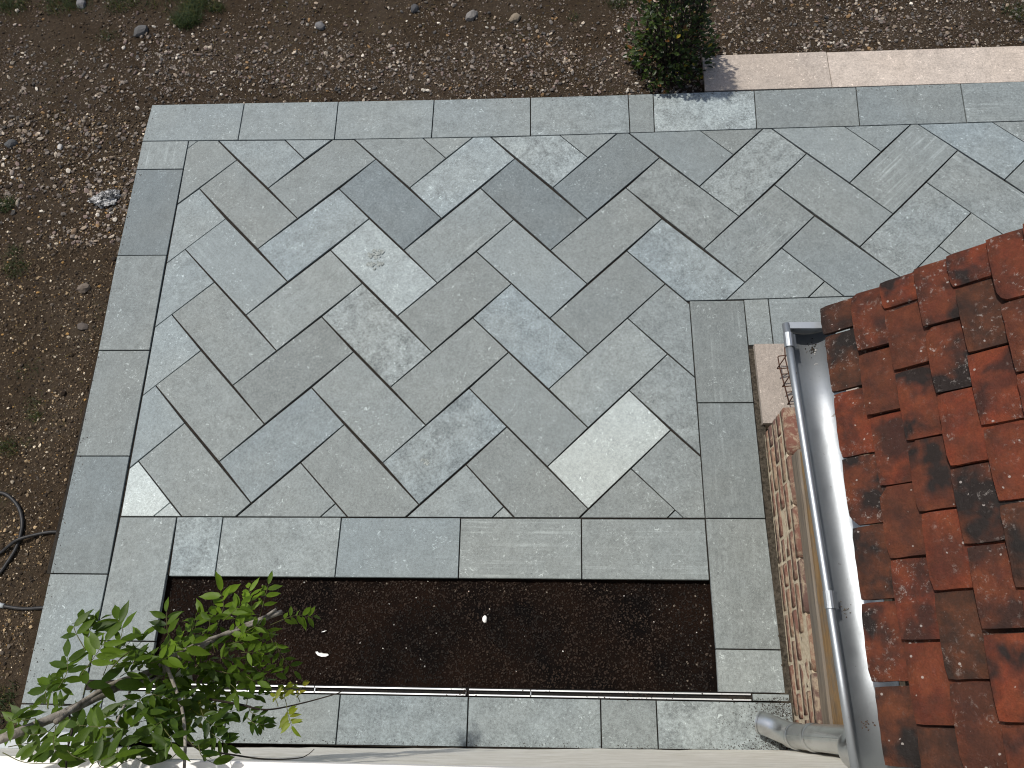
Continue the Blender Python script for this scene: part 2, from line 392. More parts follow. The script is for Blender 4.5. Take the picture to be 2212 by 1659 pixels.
# residuals (mm) of the joints measured in the photograph against the ideal lattice
RES = """0,1,-11,4 0,0,3,10 1,1,2,8 2,1,-2,5 1,0,-9,6 2,0,4,10 2,2,11,-2 1,2,-15,5 1,-1,-4,10 4,5,-9,-7 4,4,7,-5 4,3,1,-1 5,5,7,-7 6,5,-5,-11 5,4,-3,-12 4,2,11,-1 6,4,-1,-6 3,3,11,1 2,3,0,-1 3,2,2,0 3,4,1,-1 6,7,-5,-12 6,6,6,-12 7,6,-7,-12 7,5,2,-11 5,3,4,-13 3,1,9,1 5,6,-1,-7 8,9,-5,5 8,8,4,0 8,7,2,1 7,7,3,-7 9,8,-5,1 9,9,2,10 10,9,1,11 10,10,2,10 10,11,-1,16 9,10,-5,14 10,8,5,10 11,10,0,16 9,7,6,4 8,6,6,0 7,8,0,3 11,11,8,22 2,-1,-2,3 2,-2,-1,9 3,-2,-3,-1 3,-1,3,5 3,0,-2,6 4,-1,-3,-1 4,-2,-2,5 3,-3,-6,2 4,-3,-14,0 5,-2,-6,-1 5,-3,-3,2 4,-4,-11,-1 4,0,10,-4 5,0,1,-4 5,-1,7,-3 6,-1,-3,2 6,-2,4,3 6,-3,-11,-1 5,-4,-8,-5 7,-2,0,5 4,1,5,-5 5,1,11,2 5,2,7,-3 6,1,5,-2 6,3,-2,-9 6,2,5,-10 7,2,-4,-3 7,3,3,-9 7,4,-7,-9 8,3,-4,-7 8,4,-3,-8 8,5,-5,-9 9,4,-9,-8 8,2,2,-1 9,3,-4,-5 6,0,10,2 7,1,7,0 7,0,3,3 8,1,2,-1 9,2,-5,-1 10,3,-11,-9 7,-1,7,8 8,0,13,5 9,1,2,1 10,2,-4,-3 8,-1,0,6 9,0,1,3 10,1,-6,0 11,2,-5,3"""
RESD = {}
for t in RES.split():
    a, b, c, d = map(int, t.split(',')); RESD[(a, b)] = Vector((c/1000, d/1000))
def lw(i, j):
    if (i, j) in RESD: return lat(i, j) + RESD[(i, j)]
    s = Vector((0, 0)); wt = 0.05
    for (a, b), r in RESD.items():
        q = 1.0/((a-i)**2+(b-j)**2)**2; s += r*q; wt += q
    return lat(i, j) + s/wt

# field boundary of the herringbone
TL = Vector((-2.344, 3.329)); TR = Vector((3.6, 3.334)); BL = Vector((-2.287, 0.921)); BR = Vector((0.709, 0.926)); NR = Vector((0.710, 2.144)); ER = Vector((3.6, 2.20))
def half_line(poly, a, b): t = b-a; return clip_half(poly, a, Vector((-t.y, t.x)).normalized())
top_pts = [Vector(p) for p in ((-2.648,3.332),(-2.024,3.321),(-1.407,3.308),(-0.796,3.303),(-0.182,3.300),(0.426,3.305),(0.574,3.307),(1.188,3.313),(1.797,3.316),(2.420,3.320),(3.03,3.325),(3.64,3.33))]
def top_line(x):
    for a, b in zip(top_pts, top_pts[1:]):
        if a.x <= x <= b.x: return a, b
    return top_pts[-2], top_pts[-1]
def field_clip(poly):
    c = sum(poly, Vector((0, 0)))/len(poly)
    a, b = top_line(c.x)
    p = half_line(poly, b, a)                      # below the top border
    if len(p) < 3: return []
    p = half_line(p, TL, BL)                       # right of the left border
    if len(p) < 3: return []
    above = half_line(p, NR, ER); below = half_line(p, ER, NR)
    lower = clip_half(half_line(below, BL, BR), NR, Vector((-1, 0))) if len(below) >= 3 else []
    if len(lower) >= 3: lower = half_line(lower, BL, BR)
    ar = lambda q: abs(area(q)) if len(q) >= 3 else 0.0
    right = clip_half(above, NR, Vector((1, 0))) if len(above) >= 3 else []
    if ar(right) < 1e-4:
        q = half_line(clip_half(p, NR, Vector((-1, 0))), BL, BR) if ar(lower) > 1e-4 or c.x < NR.x else above
        return [q] if ar(q) else []
    if ar(lower) < 0.12*ar(above) and ar(lower) < 6e-3 or ar(lower) < 1e-3: return [above] if ar(above) else []
    left = half_line(clip_half(p, NR, Vector((-1, 0))), BL, BR)
    if ar(right) < 0.12*ar(left): return [left]
    return [left, right]
ang_a = atan2(DA.y, DA.x); ang_b = atan2(DB.y, DB.x)
for n_ in range(-16, 24):
    for m_ in range(-6, 10):
        i0, j0 = n_ + 2*m_, -n_ + 2*m_
        for kind in (0, 1):
            if kind == 0: q = [(i0, j0), (i0+2, j0), (i0+2, j0+1), (i0, j0+1)]; an = ang_a
            else: q = [(i0+1, j0+1), (i0+2, j0+1), (i0+2, j0+3), (i0+1, j0+3)]; an = ang_b
            c = lat(sum(a for a, b in q)/4, sum(b for a, b in q)/4)
            if not (-2.9 < c.x < 3.7 and 0.3 < c.y < 3.9): continue
            poly = [lw(*k) for k in q]
            for pc in field_clip(poly):
                if len(pc) >= 3 and abs(area(pc)) > 6e-4: add_slab(pc, an, 0.0029)

# border courses
out_t = [(-2.641,3.624),(-2.026,3.617),(-1.412,3.609),(-0.795,3.603),(-0.185,3.601),(0.425,3.602),(0.580,3.604),(1.199,3.608),(1.815,3.614),(2.438,3.619),(3.05,3.625),(3.66,3.63)]
in_t = [tuple(p) for p in top_pts]
for k in range(len(out_t)-1): add_slab([in_t[k], in_t[k+1], out_t[k+1], out_t[k]], 0.0)
lo_ = [(-2.648,3.332),(-2.643,3.114),(-2.637,2.493),(-2.615,1.871),(-2.604,1.248),(-2.595,0.626),(-2.590,0.012),(-2.588,-0.152)]
li_ = [(-2.344,3.327),(-2.341,3.110),(-2.331,2.490),(-2.314,1.869),(-2.304,1.248),(-2.291,0.626),(-2.288,0.012),(-2.287,-0.150)]
for k in range(len(lo_)-1): add_slab([lo_[k], li_[k], li_[k+1], lo_[k+1]], pi/2)
bi = [-1.986,-1.742,-1.123,-0.512,0.096,0.708]; bo = [-1.975,-1.737,-1.127,-0.511,0.094,0.708]
for k in range(5): add_slab([(bo[k], 0.618+0.001*k), (bo[k+1], 0.619+0.001*k), (bi[k+1], 0.923), (bi[k], 0.921)], 0.0)
add_slab([(-2.286, 0.305), (-1.984, 0.305), (-1.986, 0.920), (-2.288, 0.919)], pi/2)
add_slab([(-2.286, 0.122), (-1.984, 0.122), (-1.984, 0.305), (-2.286, 0.305)], 0)
ry = [2.144, 1.540, 0.926, 0.308, 0.118]; rxi = [0.709, 0.711, 0.709, 0.711, 0.708]; rxo = [1.006, 1.004, 1.004, 1.014, 1.014]
for k in range(4): add_slab([(rxi[k+1], ry[k+1]), (rxo[k+1], ry[k+1]), (rxo[k], ry[k]), (rxi[k], ry[k])], pi/2)
rx = [1.006, 1.139, 1.75, 2.36, 2.97, 3.58]
for k in range(5): add_slab([(rx[k], 1.870), (rx[k+1], 1.870), (rx[k+1], 2.144+0.0194*(rx[k+1]-0.71)), (rx[k], 2.144+0.0194*(rx[k]-0.71))], 0.0)
bx = [-2.287, -2.19, -1.577, -1.045, -0.440, 0.172, 0.426, 1.036]
for k in range(7): add_slab([(bx[k], -0.150+0.004*k), (bx[k+1], -0.146+0.004*k), (bx[k+1], 0.081), (bx[k], 0.081)], 0.0)
add_slab([(0.862, 0.083), (1.030, 0.083), (1.030, 0.117), (0.862, 0.117)], 0.0)

# tints of single slabs, found by their place in the photograph: value, blue, mottle, saw marks
TINT = """630,520 1.13 .9 .5 0;980,390 1.22 .9 .55 0;1480,565 1.08 .8 .7 0;1130,690 1.10 1 .6 0;1320,970 1.75 0 .15 0;300,1060 2.1 .1 .1 0;360,1103 1.8 .1 .1 0;820,570 1.42 .3 .35 0
1640,370 1.08 .2 1 .2;1530,235 1.32 .5 1 0;1180,330 1.14 .4 1 0;560,340 1.10 .6 .4 0;680,322 1.12 .6 .3 0;650,660 1.07 .2 .3 0;1310,800 1.12 .3 .35 0;420,1180 1.14 1 .9 0
2110,310 1.12 1 .4 0;420,470 1.12 .6 .3 0;400,595 1.12 .6 .4 0;370,735 1.18 .6 .3 0;340,915 1.12 .7 .2 0;840,440 .80 .9 .35 0;1150,460 .76 .9 .25 0;1310,370 .80 .8 .3 0
330,450 .76 .8 .15 0;980,670 .93 0 .25 0;620,800 .86 0 .3 0;185,1110 .84 .9 .2 0;270,650 .92 .2 .3 0;240,870 .90 .1 .3 0;340,335 1.04 .1 .2 1;1950,370 .98 .1 .2 1;1650,500 .93 .2 .4 .9
2080,390 1.0 .2 .5 1;1560,1000 .80 .2 .2 .8;1560,760 .80 .1 .2 .6;1600,1260 .90 .1 .3 .5;620,950 .98 .9 .3 0;940,940 1.04 1 .8 0;830,690 1.10 .2 1 0;770,970 1 .2 .2 0
990,520 1.0 .3 .3 .7;1310,500 .95 0 .2 0;1800,410 .98 .2 .2 .6;2000,480 1.02 .3 .7 .4;700,370 .96 .1 .2 0;540,430 .95 .1 .2 0;870,340 .98 .1 .2 0;1470,460 .94 0 .6 0
1260,650 .90 .2 .15 0;760,960 1 .1 .2 0;780,1030 .95 0 .25 0;400,1030 1.02 .1 .2 0;430,870 1.0 .1 .3 0;480,690 .98 .1 .3 0;960,800 .97 0 .3 0;800,830 1.02 .3 .2 0;1150,870 .97 .2 .15 0
1140,1050 .90 0 .3 0;600,1180 1.08 .3 .45 0;860,1180 1.0 .8 .25 .1;1120,1180 1.0 .1 .25 1;1390,1180 .97 .2 .2 .9;300,1250 1.02 .3 .25 .4;420,265 1.05 .5 .2 0;620,260 1.04 .4 .2 0;830,260 1.05 .4 .3 0
1040,250 1.03 .4 .3 0;1250,245 1.04 .4 .5 0;1740,230 .90 .2 .3 0;1960,225 .92 .4 .35 0;2150,215 .98 .2 .3 1;1385,240 .95 .1 .2 .4;1150,1560 1.03 .5 .5 0;870,1560 1.0 .7 .6 0;1360,1560 .95 .2 .4 0
1520,1560 1.12 .3 .9 0;1620,1450 1.10 .2 .3 0;1650,1690 1 .3 .3 0;150,1400 1.06 .6 .2 0;1460,840 1.0 .3 .6 0;1440,990 .95 .1 .4 0;1340,1060 .93 .0 .4 0;1430,700 .96 .3 .5 0;1690,600 1.02 .2 .3 .2;1700,700 .97 .2 .2 .5"""
def inside(p, poly):
    return all((poly[(i+1) % len(poly)]-poly[i]).cross(p-poly[i]) >= 0 for i in range(len(poly)))
for t in TINT.replace('\n', ';').split(';'):
    a, *c = t.split(); x, y = map(float, a.split(',')); p = px(x, y).to_2d()
    for poly, o in SLABS:
        if inside(p, poly): o.color = tuple(float(q) for q in c)

# jointing bed beneath the slabs
bm = bmesh.new()
for b in ((-2.62, 3.62, 1.872, 3.60), (-2.62, 1.05, 0.628, 1.872), (-2.57, -1.995, -0.14, 0.628), (0.718, 1.03, 0.085, 0.628), (-1.995, 1.03, -0.14, 0.0795)):
    bm_box(bm, b[0], b[1], b[2], b[3], -0.14, -0.011)
link('jointing_bed', bm_mesh('jointing_bed', bm), M['joint'], patio)

# rough mortar strip between the slabs and the brick plinth
def strip(name, x0, x1, y0, y1, nx, ny, z, amp, mat, parent):
    V = []; F = []
    for j in range(ny+1):
        for i in range(nx+1):
            x = x0+(x1-x0)*i/nx; y = y0+(y1-y0)*j/ny
            h = z + amp*(noise.noise(Vector((x*60, y*60, 3)))+0.6*noise.noise(Vector((x*150, y*150, 7))))
            V.append((x+0.003*noise.noise(Vector((y*40, i, 1))), y, h))
    for j in range(ny):
        for i in range(nx):
            a = j*(nx+1)+i; F.append((a, a+1, a+nx+2, a+nx+1))
    return mesh_obj(name, V, F, mat, parent, True)
strip('mortar_fillet', 1.006, 1.05, 0.125, 1.85, 8, 340, -0.004, 0.006, M['fillet'], patio)
strip('mortar_fillet', 0.99, 1.05, -0.13, 0.125, 10, 50, -0.003, 0.004, M['fillet'], patio)

# dried smears on two slabs
def smear(cx, cy, r, sx, sy, blobs, seed):
    random.seed(seed); bm = bmesh.new(); c0 = px(cx, cy)
    for k in range(blobs):
        a = random.uniform(0, 6.28); d = r*sqrt(random.random()); c = Vector((c0.x+d*sx*cos(a), c0.y+d*sy*sin(a), 0.0022+0.0001*k))
        n = 9; rr = random.uniform(0.004, 0.014)
        bm.faces.new([bm.verts.new(c + Vector((cos(2*pi*i/n), sin(2*pi*i/n), 0))*rr*random.uniform(0.55, 1.3)) for i in range(n)])
    link('mortar_smear', bm_mesh('mortar_smear', bm), M['smear'], patio)
smear(812, 560, 0.07, 0.75, 1.0, 30, 3); smear(918, 998, 0.02, 1, 1, 9, 4)
random.seed(11)

# ---------------------------------------------------------------- sandstone path and ground
path = bpy.data.objects.new('sandstone_path', None); COL.objects.link(path); structure(path)
for k, (x0, x1) in enumerate(((0.90, 1.676), (1.676, 3.1), (3.1, 3.6))):
    o = add_slab([(x0, 3.618+0.002*k), (x1, 3.620+0.002*k), (x1, 3.908), (x0, 3.904)], 0.0, 0.002, 'sand', path, -0.006)
    o.color = ((0.93, 0.0, 0.12, 0.0), (1.08, 0.0, 0.35, 0.25), (1.05, 0.0, 0.3, 0.2))[k]

def ground_z(x, y):
    e = 0.0
    z = -0.062 + 0.012*noise.noise(Vector((x*1.3, y*1.3, 0.5))) + 0.007*noise.noise(Vector((x*5, y*5, 2))) + 0.004*noise.noise(Vector((x*17, y*17, 5)))
    if y > 3.5: z += 0.026*min(1, max(0, (y-3.5)/0.3))
    return z
def axis(a, b, step, far):
    v = [a + (b-a)*i/round((b-a)/step) for i in range(round((b-a)/step)+1)]
    pre = []; s = step; q = a
    while q > -far: s *= 1.7; q -= s; pre.append(q)
    post = []; s = step; q = b
    while q < far: s *= 1.7; q += s; post.append(q)
    return pre[::-1] + v + post
xs = axis(-4.4, 3.4, 0.022, 60); ys = axis(-0.6, 5.1, 0.022, 60)
V = [(x, y, ground_z(x, y) if -2.55 > x or y > 3.55 or x > 3.6 or y < -0.2 or (x > 1.25 and y < 1.80) else -0.13) for y in ys for x in xs]
nx = len(xs); F = [(j*nx+i, j*nx+i+1, (j+1)*nx+i+1, (j+1)*nx+i) for j in range(len(ys)-1) for i in range(nx-1)]
structure(mesh_obj('ground', V, F, M['soil'], None, True))

# planting bed
xs_ = [-2.0 + 2.72*i/260 for i in range(261)]; ys_ = [0.105 + 0.53*i/54 for i in range(55)]
V = []
for y in ys_:
    for x in xs_:
        z = -0.042 + 0.010*noise.noise(Vector((x*4, y*4, 1))) + 0.006*noise.noise(Vector((x*14, y*14, 2))) + 0.005*noise.noise(Vector((x*45, y*45, 9)))
        V.append((x, y, z))
nx = len(xs_); F = [(j*nx+i, j*nx+i+1, (j+1)*nx+i+1, (j+1)*nx+i) for j in range(len(ys_)-1) for i in range(nx-1)]
structure(mesh_obj('planting_bed', V, F, M['compost'], None, True))

# ---------------------------------------------------------------- loose stones and crumbs
ICO = None
def ico():
    global ICO
    if ICO is None:
        bm = bmesh.new(); bmesh.ops.create_icosphere(bm, subdivisions=1, radius=1.0)
        ICO = ([v.co.copy() for v in bm.verts], [tuple(v.index for v in f.verts) for f in bm.faces]); bm.free()
    return ICO
OCT = ([Vector(p) for p in ((1,0,0),(-1,0,0),(0,1,0),(0,-1,0),(0,0,1),(0,0,-1))], [(0,2,4),(2,1,4),(1,3,4),(3,0,4),(2,0,5),(1,2,5),(3,1,5),(0,3,5)])
def scatter(name, items, mat, kind='stuff', parent=None):
    """items: (x, y, z, size, colour, shape) -> one mesh of small stones"""
    V = []; F = []; C = []
    for x, y, z, s, c, sh in items:
        vs, fs = ico() if sh else OCT
        a = random.uniform(0, 6.28); ca, sa = cos(a), sin(a); ax, ay, az = s*random.uniform(0.75, 1.3), s*random.uniform(0.6, 1.0), s*random.uniform(0.45, 0.8)
        b = len(V); tl = random.uniform(-0.4, 0.4)
        for v in vs:
            k = random.uniform(0.62, 1.2); u, w_, q = v.x*ax*k, v.y*ay*k, v.z*az*k
            V.append((x+u*ca-w_*sa, y+u*sa+w_*ca, z+q+u*tl)); C += [c[0], c[1], c[2], 1.0]
        F += [tuple(b+i for i in f) for f in fs]
    me = bpy.data.meshes.new(name); me.from_pydata(V, [], F); me.update()
    at = me.color_attributes.new('col', 'FLOAT_COLOR', 'POINT'); at.data.foreach_set('color', C)
    o = link(name, me, mat, parent)
    if kind: o['kind'] = kind
    return o
PAL = [((0.13,0.122,0.12), 5), ((0.185,0.165,0.158), 6), ((0.25,0.225,0.212), 5), ((0.19,0.15,0.145), 5), ((0.29,0.245,0.205), 4), ((0.42,0.38,0.335), 3.2), ((0.62,0.60,0.57), 0.9), ((0.08,0.08,0.085), 3), ((0.26,0.17,0.09), 1.0)]
PALW = [((0.14,0.108,0.078), 6), ((0.24,0.185,0.125), 4), ((0.40,0.31,0.20), 2.6), ((0.62,0.56,0.47), 2.2), ((0.11,0.095,0.082), 4), ((0.34,0.21,0.08), 1.2)]
def pick(pal):
    c = random.choices([p[0] for p in pal], [p[1] for p in pal])[0]; k = random.uniform(0.62, 1.3); return (c[0]*k*1.06, c[1]*k, c[2]*k*0.90)
def density(x, y):
    n1 = noise.noise(Vector((x*1.1, y*1.6, 11))); n2 = noise.noise(Vector((x*3.1, y*3.1, 5)))
    if y > 3.55 and x > -2.8:
        cen = 3.84 + 0.16*noise.noise(Vector((x*0.9, 2, 4))) - 0.05*x
        d = 0.16 + 0.95*math.exp(-((y-cen)/0.26)**2) + 0.25*n1 + 0.3*n2
        if x > 0.35: d = max(d, 0.8 + 0.3*n1 + 0.3*n2)
    elif y > 2.9:
        d = 0.55 + 0.45*n1 + 0.3*n2
        if y > 4.2: d -= 0.35
    else:
        d = 0.46 + 0.55*n1 + 0.5*n2
    return max(0.05, min(1.0, d))
def open_ground(x, y):
    if -2.66 < x < 3.7 and y < 3.64: return False
    if 0.90 < x < 3.55 and 3.60 < y < 3.93: return False
    if y < -0.12: return False
    return True
IT = []
def sample(n, xr, yr, smin, smax, pw, shape, pal, dmul=1.0):
    for _ in range(n):
        x = random.uniform(*xr); y = random.uniform(*yr)
        if not open_ground(x, y) or random.random() > density(x, y)*dmul: continue
        s = smin + (smax-smin)*random.random()**pw
        IT.append((x, y, ground_z(x, y) + s*0.25, s, pick(pal), shape))
sample(32000, (-4.3, 3.3), (3.58, 4.9), 0.003, 0.0165, 3.2, True, PAL)
sample(24000, (-4.2, -2.6), (-0.12, 3.6), 0.003, 0.0125, 4.5, True, PALW)
sample(4000, (-4.2, -2.6), (2.6, 3.6), 0.006, 0.02, 2.5, True, PAL)
sample(45000, (-4.3, 3.3), (3.58, 4.9), 0.002, 0.006, 1.5, False, PAL, 1.0)
sample(40000, (-4.2, -2.6), (-0.12, 3.6), 0.0018, 0.006, 1.8, False, PALW, 1.0)
scatter('gravel', IT, M['stones'])
IT = []
for _ in range(52000):      # crumbs and clods of the soil itself
    if random.random() < 0.45: x, y = random.uniform(-4.3, 3.3), random.uniform(3.58, 4.9)
    else: x, y = random.uniform(-4.2, -2.6), random.uniform(-0.12, 3.6)
    if not open_ground(x, y): continue
    s_ = 0.0022 + 0.0095*random.random()**4
    if random.random() < 0.012: s_ *= random.uniform(1.4, 2.4)
    c = random.choice(((0.022,0.014,0.008), (0.045,0.029,0.016), (0.075,0.050,0.028), (0.10,0.072,0.044), (0.035,0.026,0.019))); k = random.uniform(0.7, 1.2)
    IT.append((x, y, ground_z(x, y)+s_*0.2, s_, tuple(q*k for q in c), s_ > 0.006))
scatter('soil_crumbs', IT, M['crumbs'])
# a few cobbles that stand out
def stone(x, y, s, c, label, seed, flat=0.7):
    random.seed(seed); p = px(x, y, -0.05); bm = bmesh.new(); bmesh.ops.create_icosphere(bm, subdivisions=2, radius=1.0)
    a = random.uniform(0, 3)
    for v in bm.verts:
        k = 1 + 0.28*noise.noise(v.co*1.4 + Vector((seed, 0, 0)))
        v.co = Matrix.Rotation(a, 3, 'Z') @ Vector((v.co.x*s*k*1.15, v.co.y*s*k*0.85, v.co.z*s*k*flat))
    me = bm_mesh('stone', bm); at = me.color_attributes.new('col', 'FLOAT_COLOR', 'POINT')
    for d in at.data: d.color = (*c, 1)
    o = link('stone', me, M['stones']); o.location = (p.x, p.y, ground_z(p.x, p.y)+s*flat*0.35)
    tag(o, label, 'stone', 'loose cobbles on the soil')
stone(182, 624, 0.034, (0.16, 0.13, 0.105), 'brown rounded cobble on soil beside third slab of left border', 1)
stone(178, 705, 0.030, (0.10, 0.085, 0.075), 'dark flat cobble on soil below brown rounded cobble', 2, 0.5)
stone(25, 312, 0.036, (0.085, 0.09, 0.095), 'dark grey cobble at left edge level with small corner slab', 3)
stone(308, 74, 0.046, (0.12, 0.12, 0.12), 'large dark grey cobble just left of the big grass tuft', 4)
stone(178, 12, 0.04, (0.20, 0.20, 0.205), 'pale grey cobble lying in grass at top left', 5)
stone(693, 62, 0.035, (0.17, 0.17, 0.175), 'pale grey cobble on bare soil right of the big grass tuft', 6)
stone(1020, 40, 0.042, (0.21, 0.20, 0.19), 'largest pale cobble on bare soil above the patio middle', 7)
stone(1112, 45, 0.036, (0.26, 0.215, 0.16), 'tan cobble on bare soil above the fifth top border slab', 8)
stone(160, 500, 0.022, (0.20, 0.14, 0.09), 'small brown cobble on soil below the white crumpled lump', 9)
stone(130, 318, 0.02, (0.55, 0.53, 0.50), 'small white cobble on soil left of the small corner slab', 10)
stone(897, 25, 0.033, (0.075, 0.078, 0.085), 'blackish cobble on bare soil near the top edge middle', 12)
random.seed(21)
# crumbs of compost, white flecks in the bed and spilled soil by the downpipe
IT = []
for _ in range(15000):
    x = random.uniform(-1.98, 0.70); y = random.uniform(0.125, 0.612)
    z = -0.042 + 0.010*noise.noise(Vector((x*4, y*4, 1))) + 0.006*noise.noise(Vector((x*14, y*14, 2)))
    s = random.uniform(0.0015, 0.006)*(1.3 if random.random() < 0.1 else 1)
    edge = (x > 0.35) or (y > 0.55)
    u = random.random()
    if u < (0.035 if edge else 0.004): c = (0.15, 0.125, 0.10)
    elif u < (0.10 if edge else 0.015): c = (0.055, 0.040, 0.030)
    else: c = random.choice((((0.006,0.0045,0.004), (0.012,0.007,0.005)) if noise.noise(Vector((x*2.2, y*2.6, 77))) < -0.02 else ((0.020,0.0115,0.0078), (0.014,0.0085,0.006), (0.028,0.016,0.0105))))
    if u < 0.003: c = (0.62, 0.61, 0.58); s = random.uniform(0.002, 0.005)
    IT.append((x, y, z+0.002, s, c, s > 0.004))
scatter('compost_crumbs', IT, M['crumbs'])
IT = []
for _ in range(2600):
    x = 1.03 - abs(random.gauss(0, 0.16)); y = random.uniform(-0.13, 0.10)
    k = (0.9*math.exp(-((x-1.03)/0.16)**2) + 0.8*math.exp(-((y+0.13)/0.035)**2))
    if random.random() > k or x < 0.5: continue
    IT.append((x, y, 0.001, random.uniform(0.001, 0.0035), random.choice(((0.04,0.03,0.022), (0.06,0.045,0.035), (0.025,0.018,0.014))), False))
for _ in range(500):
    x = random.uniform(-1.9, 0.9); IT.append((x, -0.132+abs(random.gauss(0, 0.012)), 0.001, random.uniform(0.001, 0.003), (0.045,0.036,0.028), False))
for _ in range(160):
    x = random.choice((random.gauss(-0.47, 0.04), random.gauss(0.35, 0.1), random.uniform(-1.7, 0.8))); IT.append((x, random.gauss(0.10, 0.012), 0.004, random.uniform(0.0015, 0.005), (0.03,0.02,0.014), False))
for _ in range(420):
    if random.random() < 0.5: x, y = random.uniform(-2.6, 2.6), 3.605 - abs(random.gauss(0, 0.02))
    else: y = random.uniform(0.0, 3.6); x = -2.64 + 0.018*(3.6-y)/1.2 + abs(random.gauss(0, 0.02))
    IT.append((x, y, 0.001, random.uniform(0.001, 0.004), random.choice(((0.05,0.035,0.022), (0.12,0.10,0.08), (0.03,0.022,0.015))), False))
scatter('spilled_soil', IT, M['crumbs'])

# ---------------------------------------------------------------- slot drain
dr = thing('slot_drain', 'bright metal slot drain with two rails between planting bed and front slabs', 'drain', (-0.6, 0.10, 0))
box_obj('channel', -2.08, 0.861, 0.0825, 0.1205, -0.06, -0.014, M['slot'], dr)
cuts = [-2.075, -1.55, -1.17, -0.452, -0.15, 0.858]
for a, b in zip(cuts, cuts[1:]):
    for y0, y1 in ((0.0845, 0.0915), (0.1085, 0.1155)):
        a2 = a + 0.002; b2 = b - 0.002
        if abs(a+0.452) < 0.01: a2 += 0.012
        r_ = box_obj('rail', a2, b2, y0, y1, -0.0135, 0.0025 + random.uniform(-0.001, 0.001), M['alu'], dr, 0.001)
for b in cuts[1:-1]: box_obj('cross_bar', b-0.0018, b+0.0018, 0.0917, 0.1083, -0.0135, -0.003, M['zinc'], dr)

# ---------------------------------------------------------------- house wall behind the camera side
hw = thing('house_wall', 'cream painted house wall along the bottom edge', 'wall', (-1.0, -0.15, 0))
V = []; F = []; nxw = 150; zs = [-0.15, 0.0, 0.06, 0.13, 0.2, 0.3, 0.4, 0.5, 0.6, 0.7, 0.8, 0.9, 1.0, 1.1, 1.2, 1.3, 1.4, 1.6, 2.0, 2.6, 3.2]
for k, z in enumerate(zs):
    for i in range(nxw+1):
        x = -5.0 + 9.0*i/nxw; y = -0.1345 + 0.0185*x*0.75 if False else -0.133 + 0.0165*min(x, 1.0)
        V.append((x, y + 0.004*noise.noise(Vector((x*3, z*5, 0))) + 0.003*noise.noise(Vector((x*11, z*14, 4))), z))
for k in range(len(zs)-1):
    for i in range(nxw):
        a = k*(nxw+1)+i; F.append((a, a+1, a+nxw+2, a+nxw+1))
b0 = len(V)
for (x, z) in ((-5, -0.15), (4, -0.15), (4, 3.2), (-5, 3.2)): V.append((x, -0.42, z))
top = [(len(zs)-1)*(nxw+1)+i for i in range(nxw+1)]
F += [(b0, b0+1, b0+2, b0+3)[::-1], tuple(top) + (b0+2, b0+3)]
mesh_obj('rendered_wall', V, F, M['wall'], hw, True)
box_obj('window_sill', -1.9, 0.40, -0.22, -0.121, 1.69, 1.76, M['white'], hw, 0.004)
sill = tag(box_obj('door_threshold', -2.75, -2.02, -0.175, -0.10, 0.10, 0.22, M['greybox'], None, 0.004), 'grey metal ledge on the cream wall at the bottom left corner', 'ledge')

# ---------------------------------------------------------------- brick plinth and timber wall of the wing
pl = thing('brick_plinth', 'low plinth of old red bricks with pale lime mortar below the gutter', 'wall', (1.14, 0.6, 0))
XF = 1.04; CH = 0.0788
box_obj('mortar_core', XF+0.0012, XF+0.21, -0.13, 1.362, -0.10, 4.55*CH, M['lime'], pl)
BR_M = {}
def brick_mesh(L, H, D, var):
    key = (round(L, 3), var)
    if key in BR_M: return BR_M[key]
    bm = bmesh.new(); bm_box(bm, 0, D, -L/2, L/2, -H/2, H/2)
    bmesh.ops.subdivide_edges(bm, edges=[e for e in bm.edges if abs((e.verts[0].co-e.verts[1].co).y) > 0.05], cuts=3)
    for v in bm.verts:
        v.co += Vector((0.0028*noise.noise(v.co*23+Vector((var, 0, 0))), 0.003*noise.noise(v.co*31+Vector((0, var, 5))), 0.0035*noise.noise(v.co*27+Vector((9, 0, var)))))
    bmesh.ops.bevel(bm, geom=[e for e in bm.edges if len(e.link_faces) == 2 and e.calc_face_angle(0) > 0.7], offset=0.004, segments=2, affect='EDGES')
    BR_M[key] = bm_mesh('brick', bm); return BR_M[key]
random.seed(5)
for c in range(5):
    y = 1.368; k = 0
    seqs = ([0.215]*8, [0.105, 0.215, 0.215, 0.105] * 3, [0.215]*8, [0.105] + [0.215]*8, [0.225]*8)[c]
    for L in seqs:
        y0 = y - L
        if y < -0.08: break
        y0 = max(y0, -0.125); LL = y - y0
        o = link('brick', brick_mesh(LL if LL != L else L, 0.058, 0.10, random.randint(0, 3)), M['brick'], pl, True)
        o.location = (XF + random.uniform(-0.005, 0.0015), (y+y0)/2, (c+0.5)*CH + random.uniform(-0.002, 0.002))
        o.rotation_euler = (random.uniform(-0.008, 0.008), 0, random.uniform(-0.01, 0.01))
        o.color = (random.random()**1.3, random.choice((0, 0.1, 0.3, 0.8)), 0, 1) if (c, y) != (4, 1.368) else (0.15, 0, 0, 1)
        y = y0 - 0.011
for k in range(2):      # back row closing the top of the plinth
    o = link('brick', brick_mesh(0.215, 0.0645, 0.10, k), M['brick'], pl, True)
    o.location = (XF+0.108, 1.26-0.226*k, 4.5*CH); o.color = (0.3, 0, 0, 1)

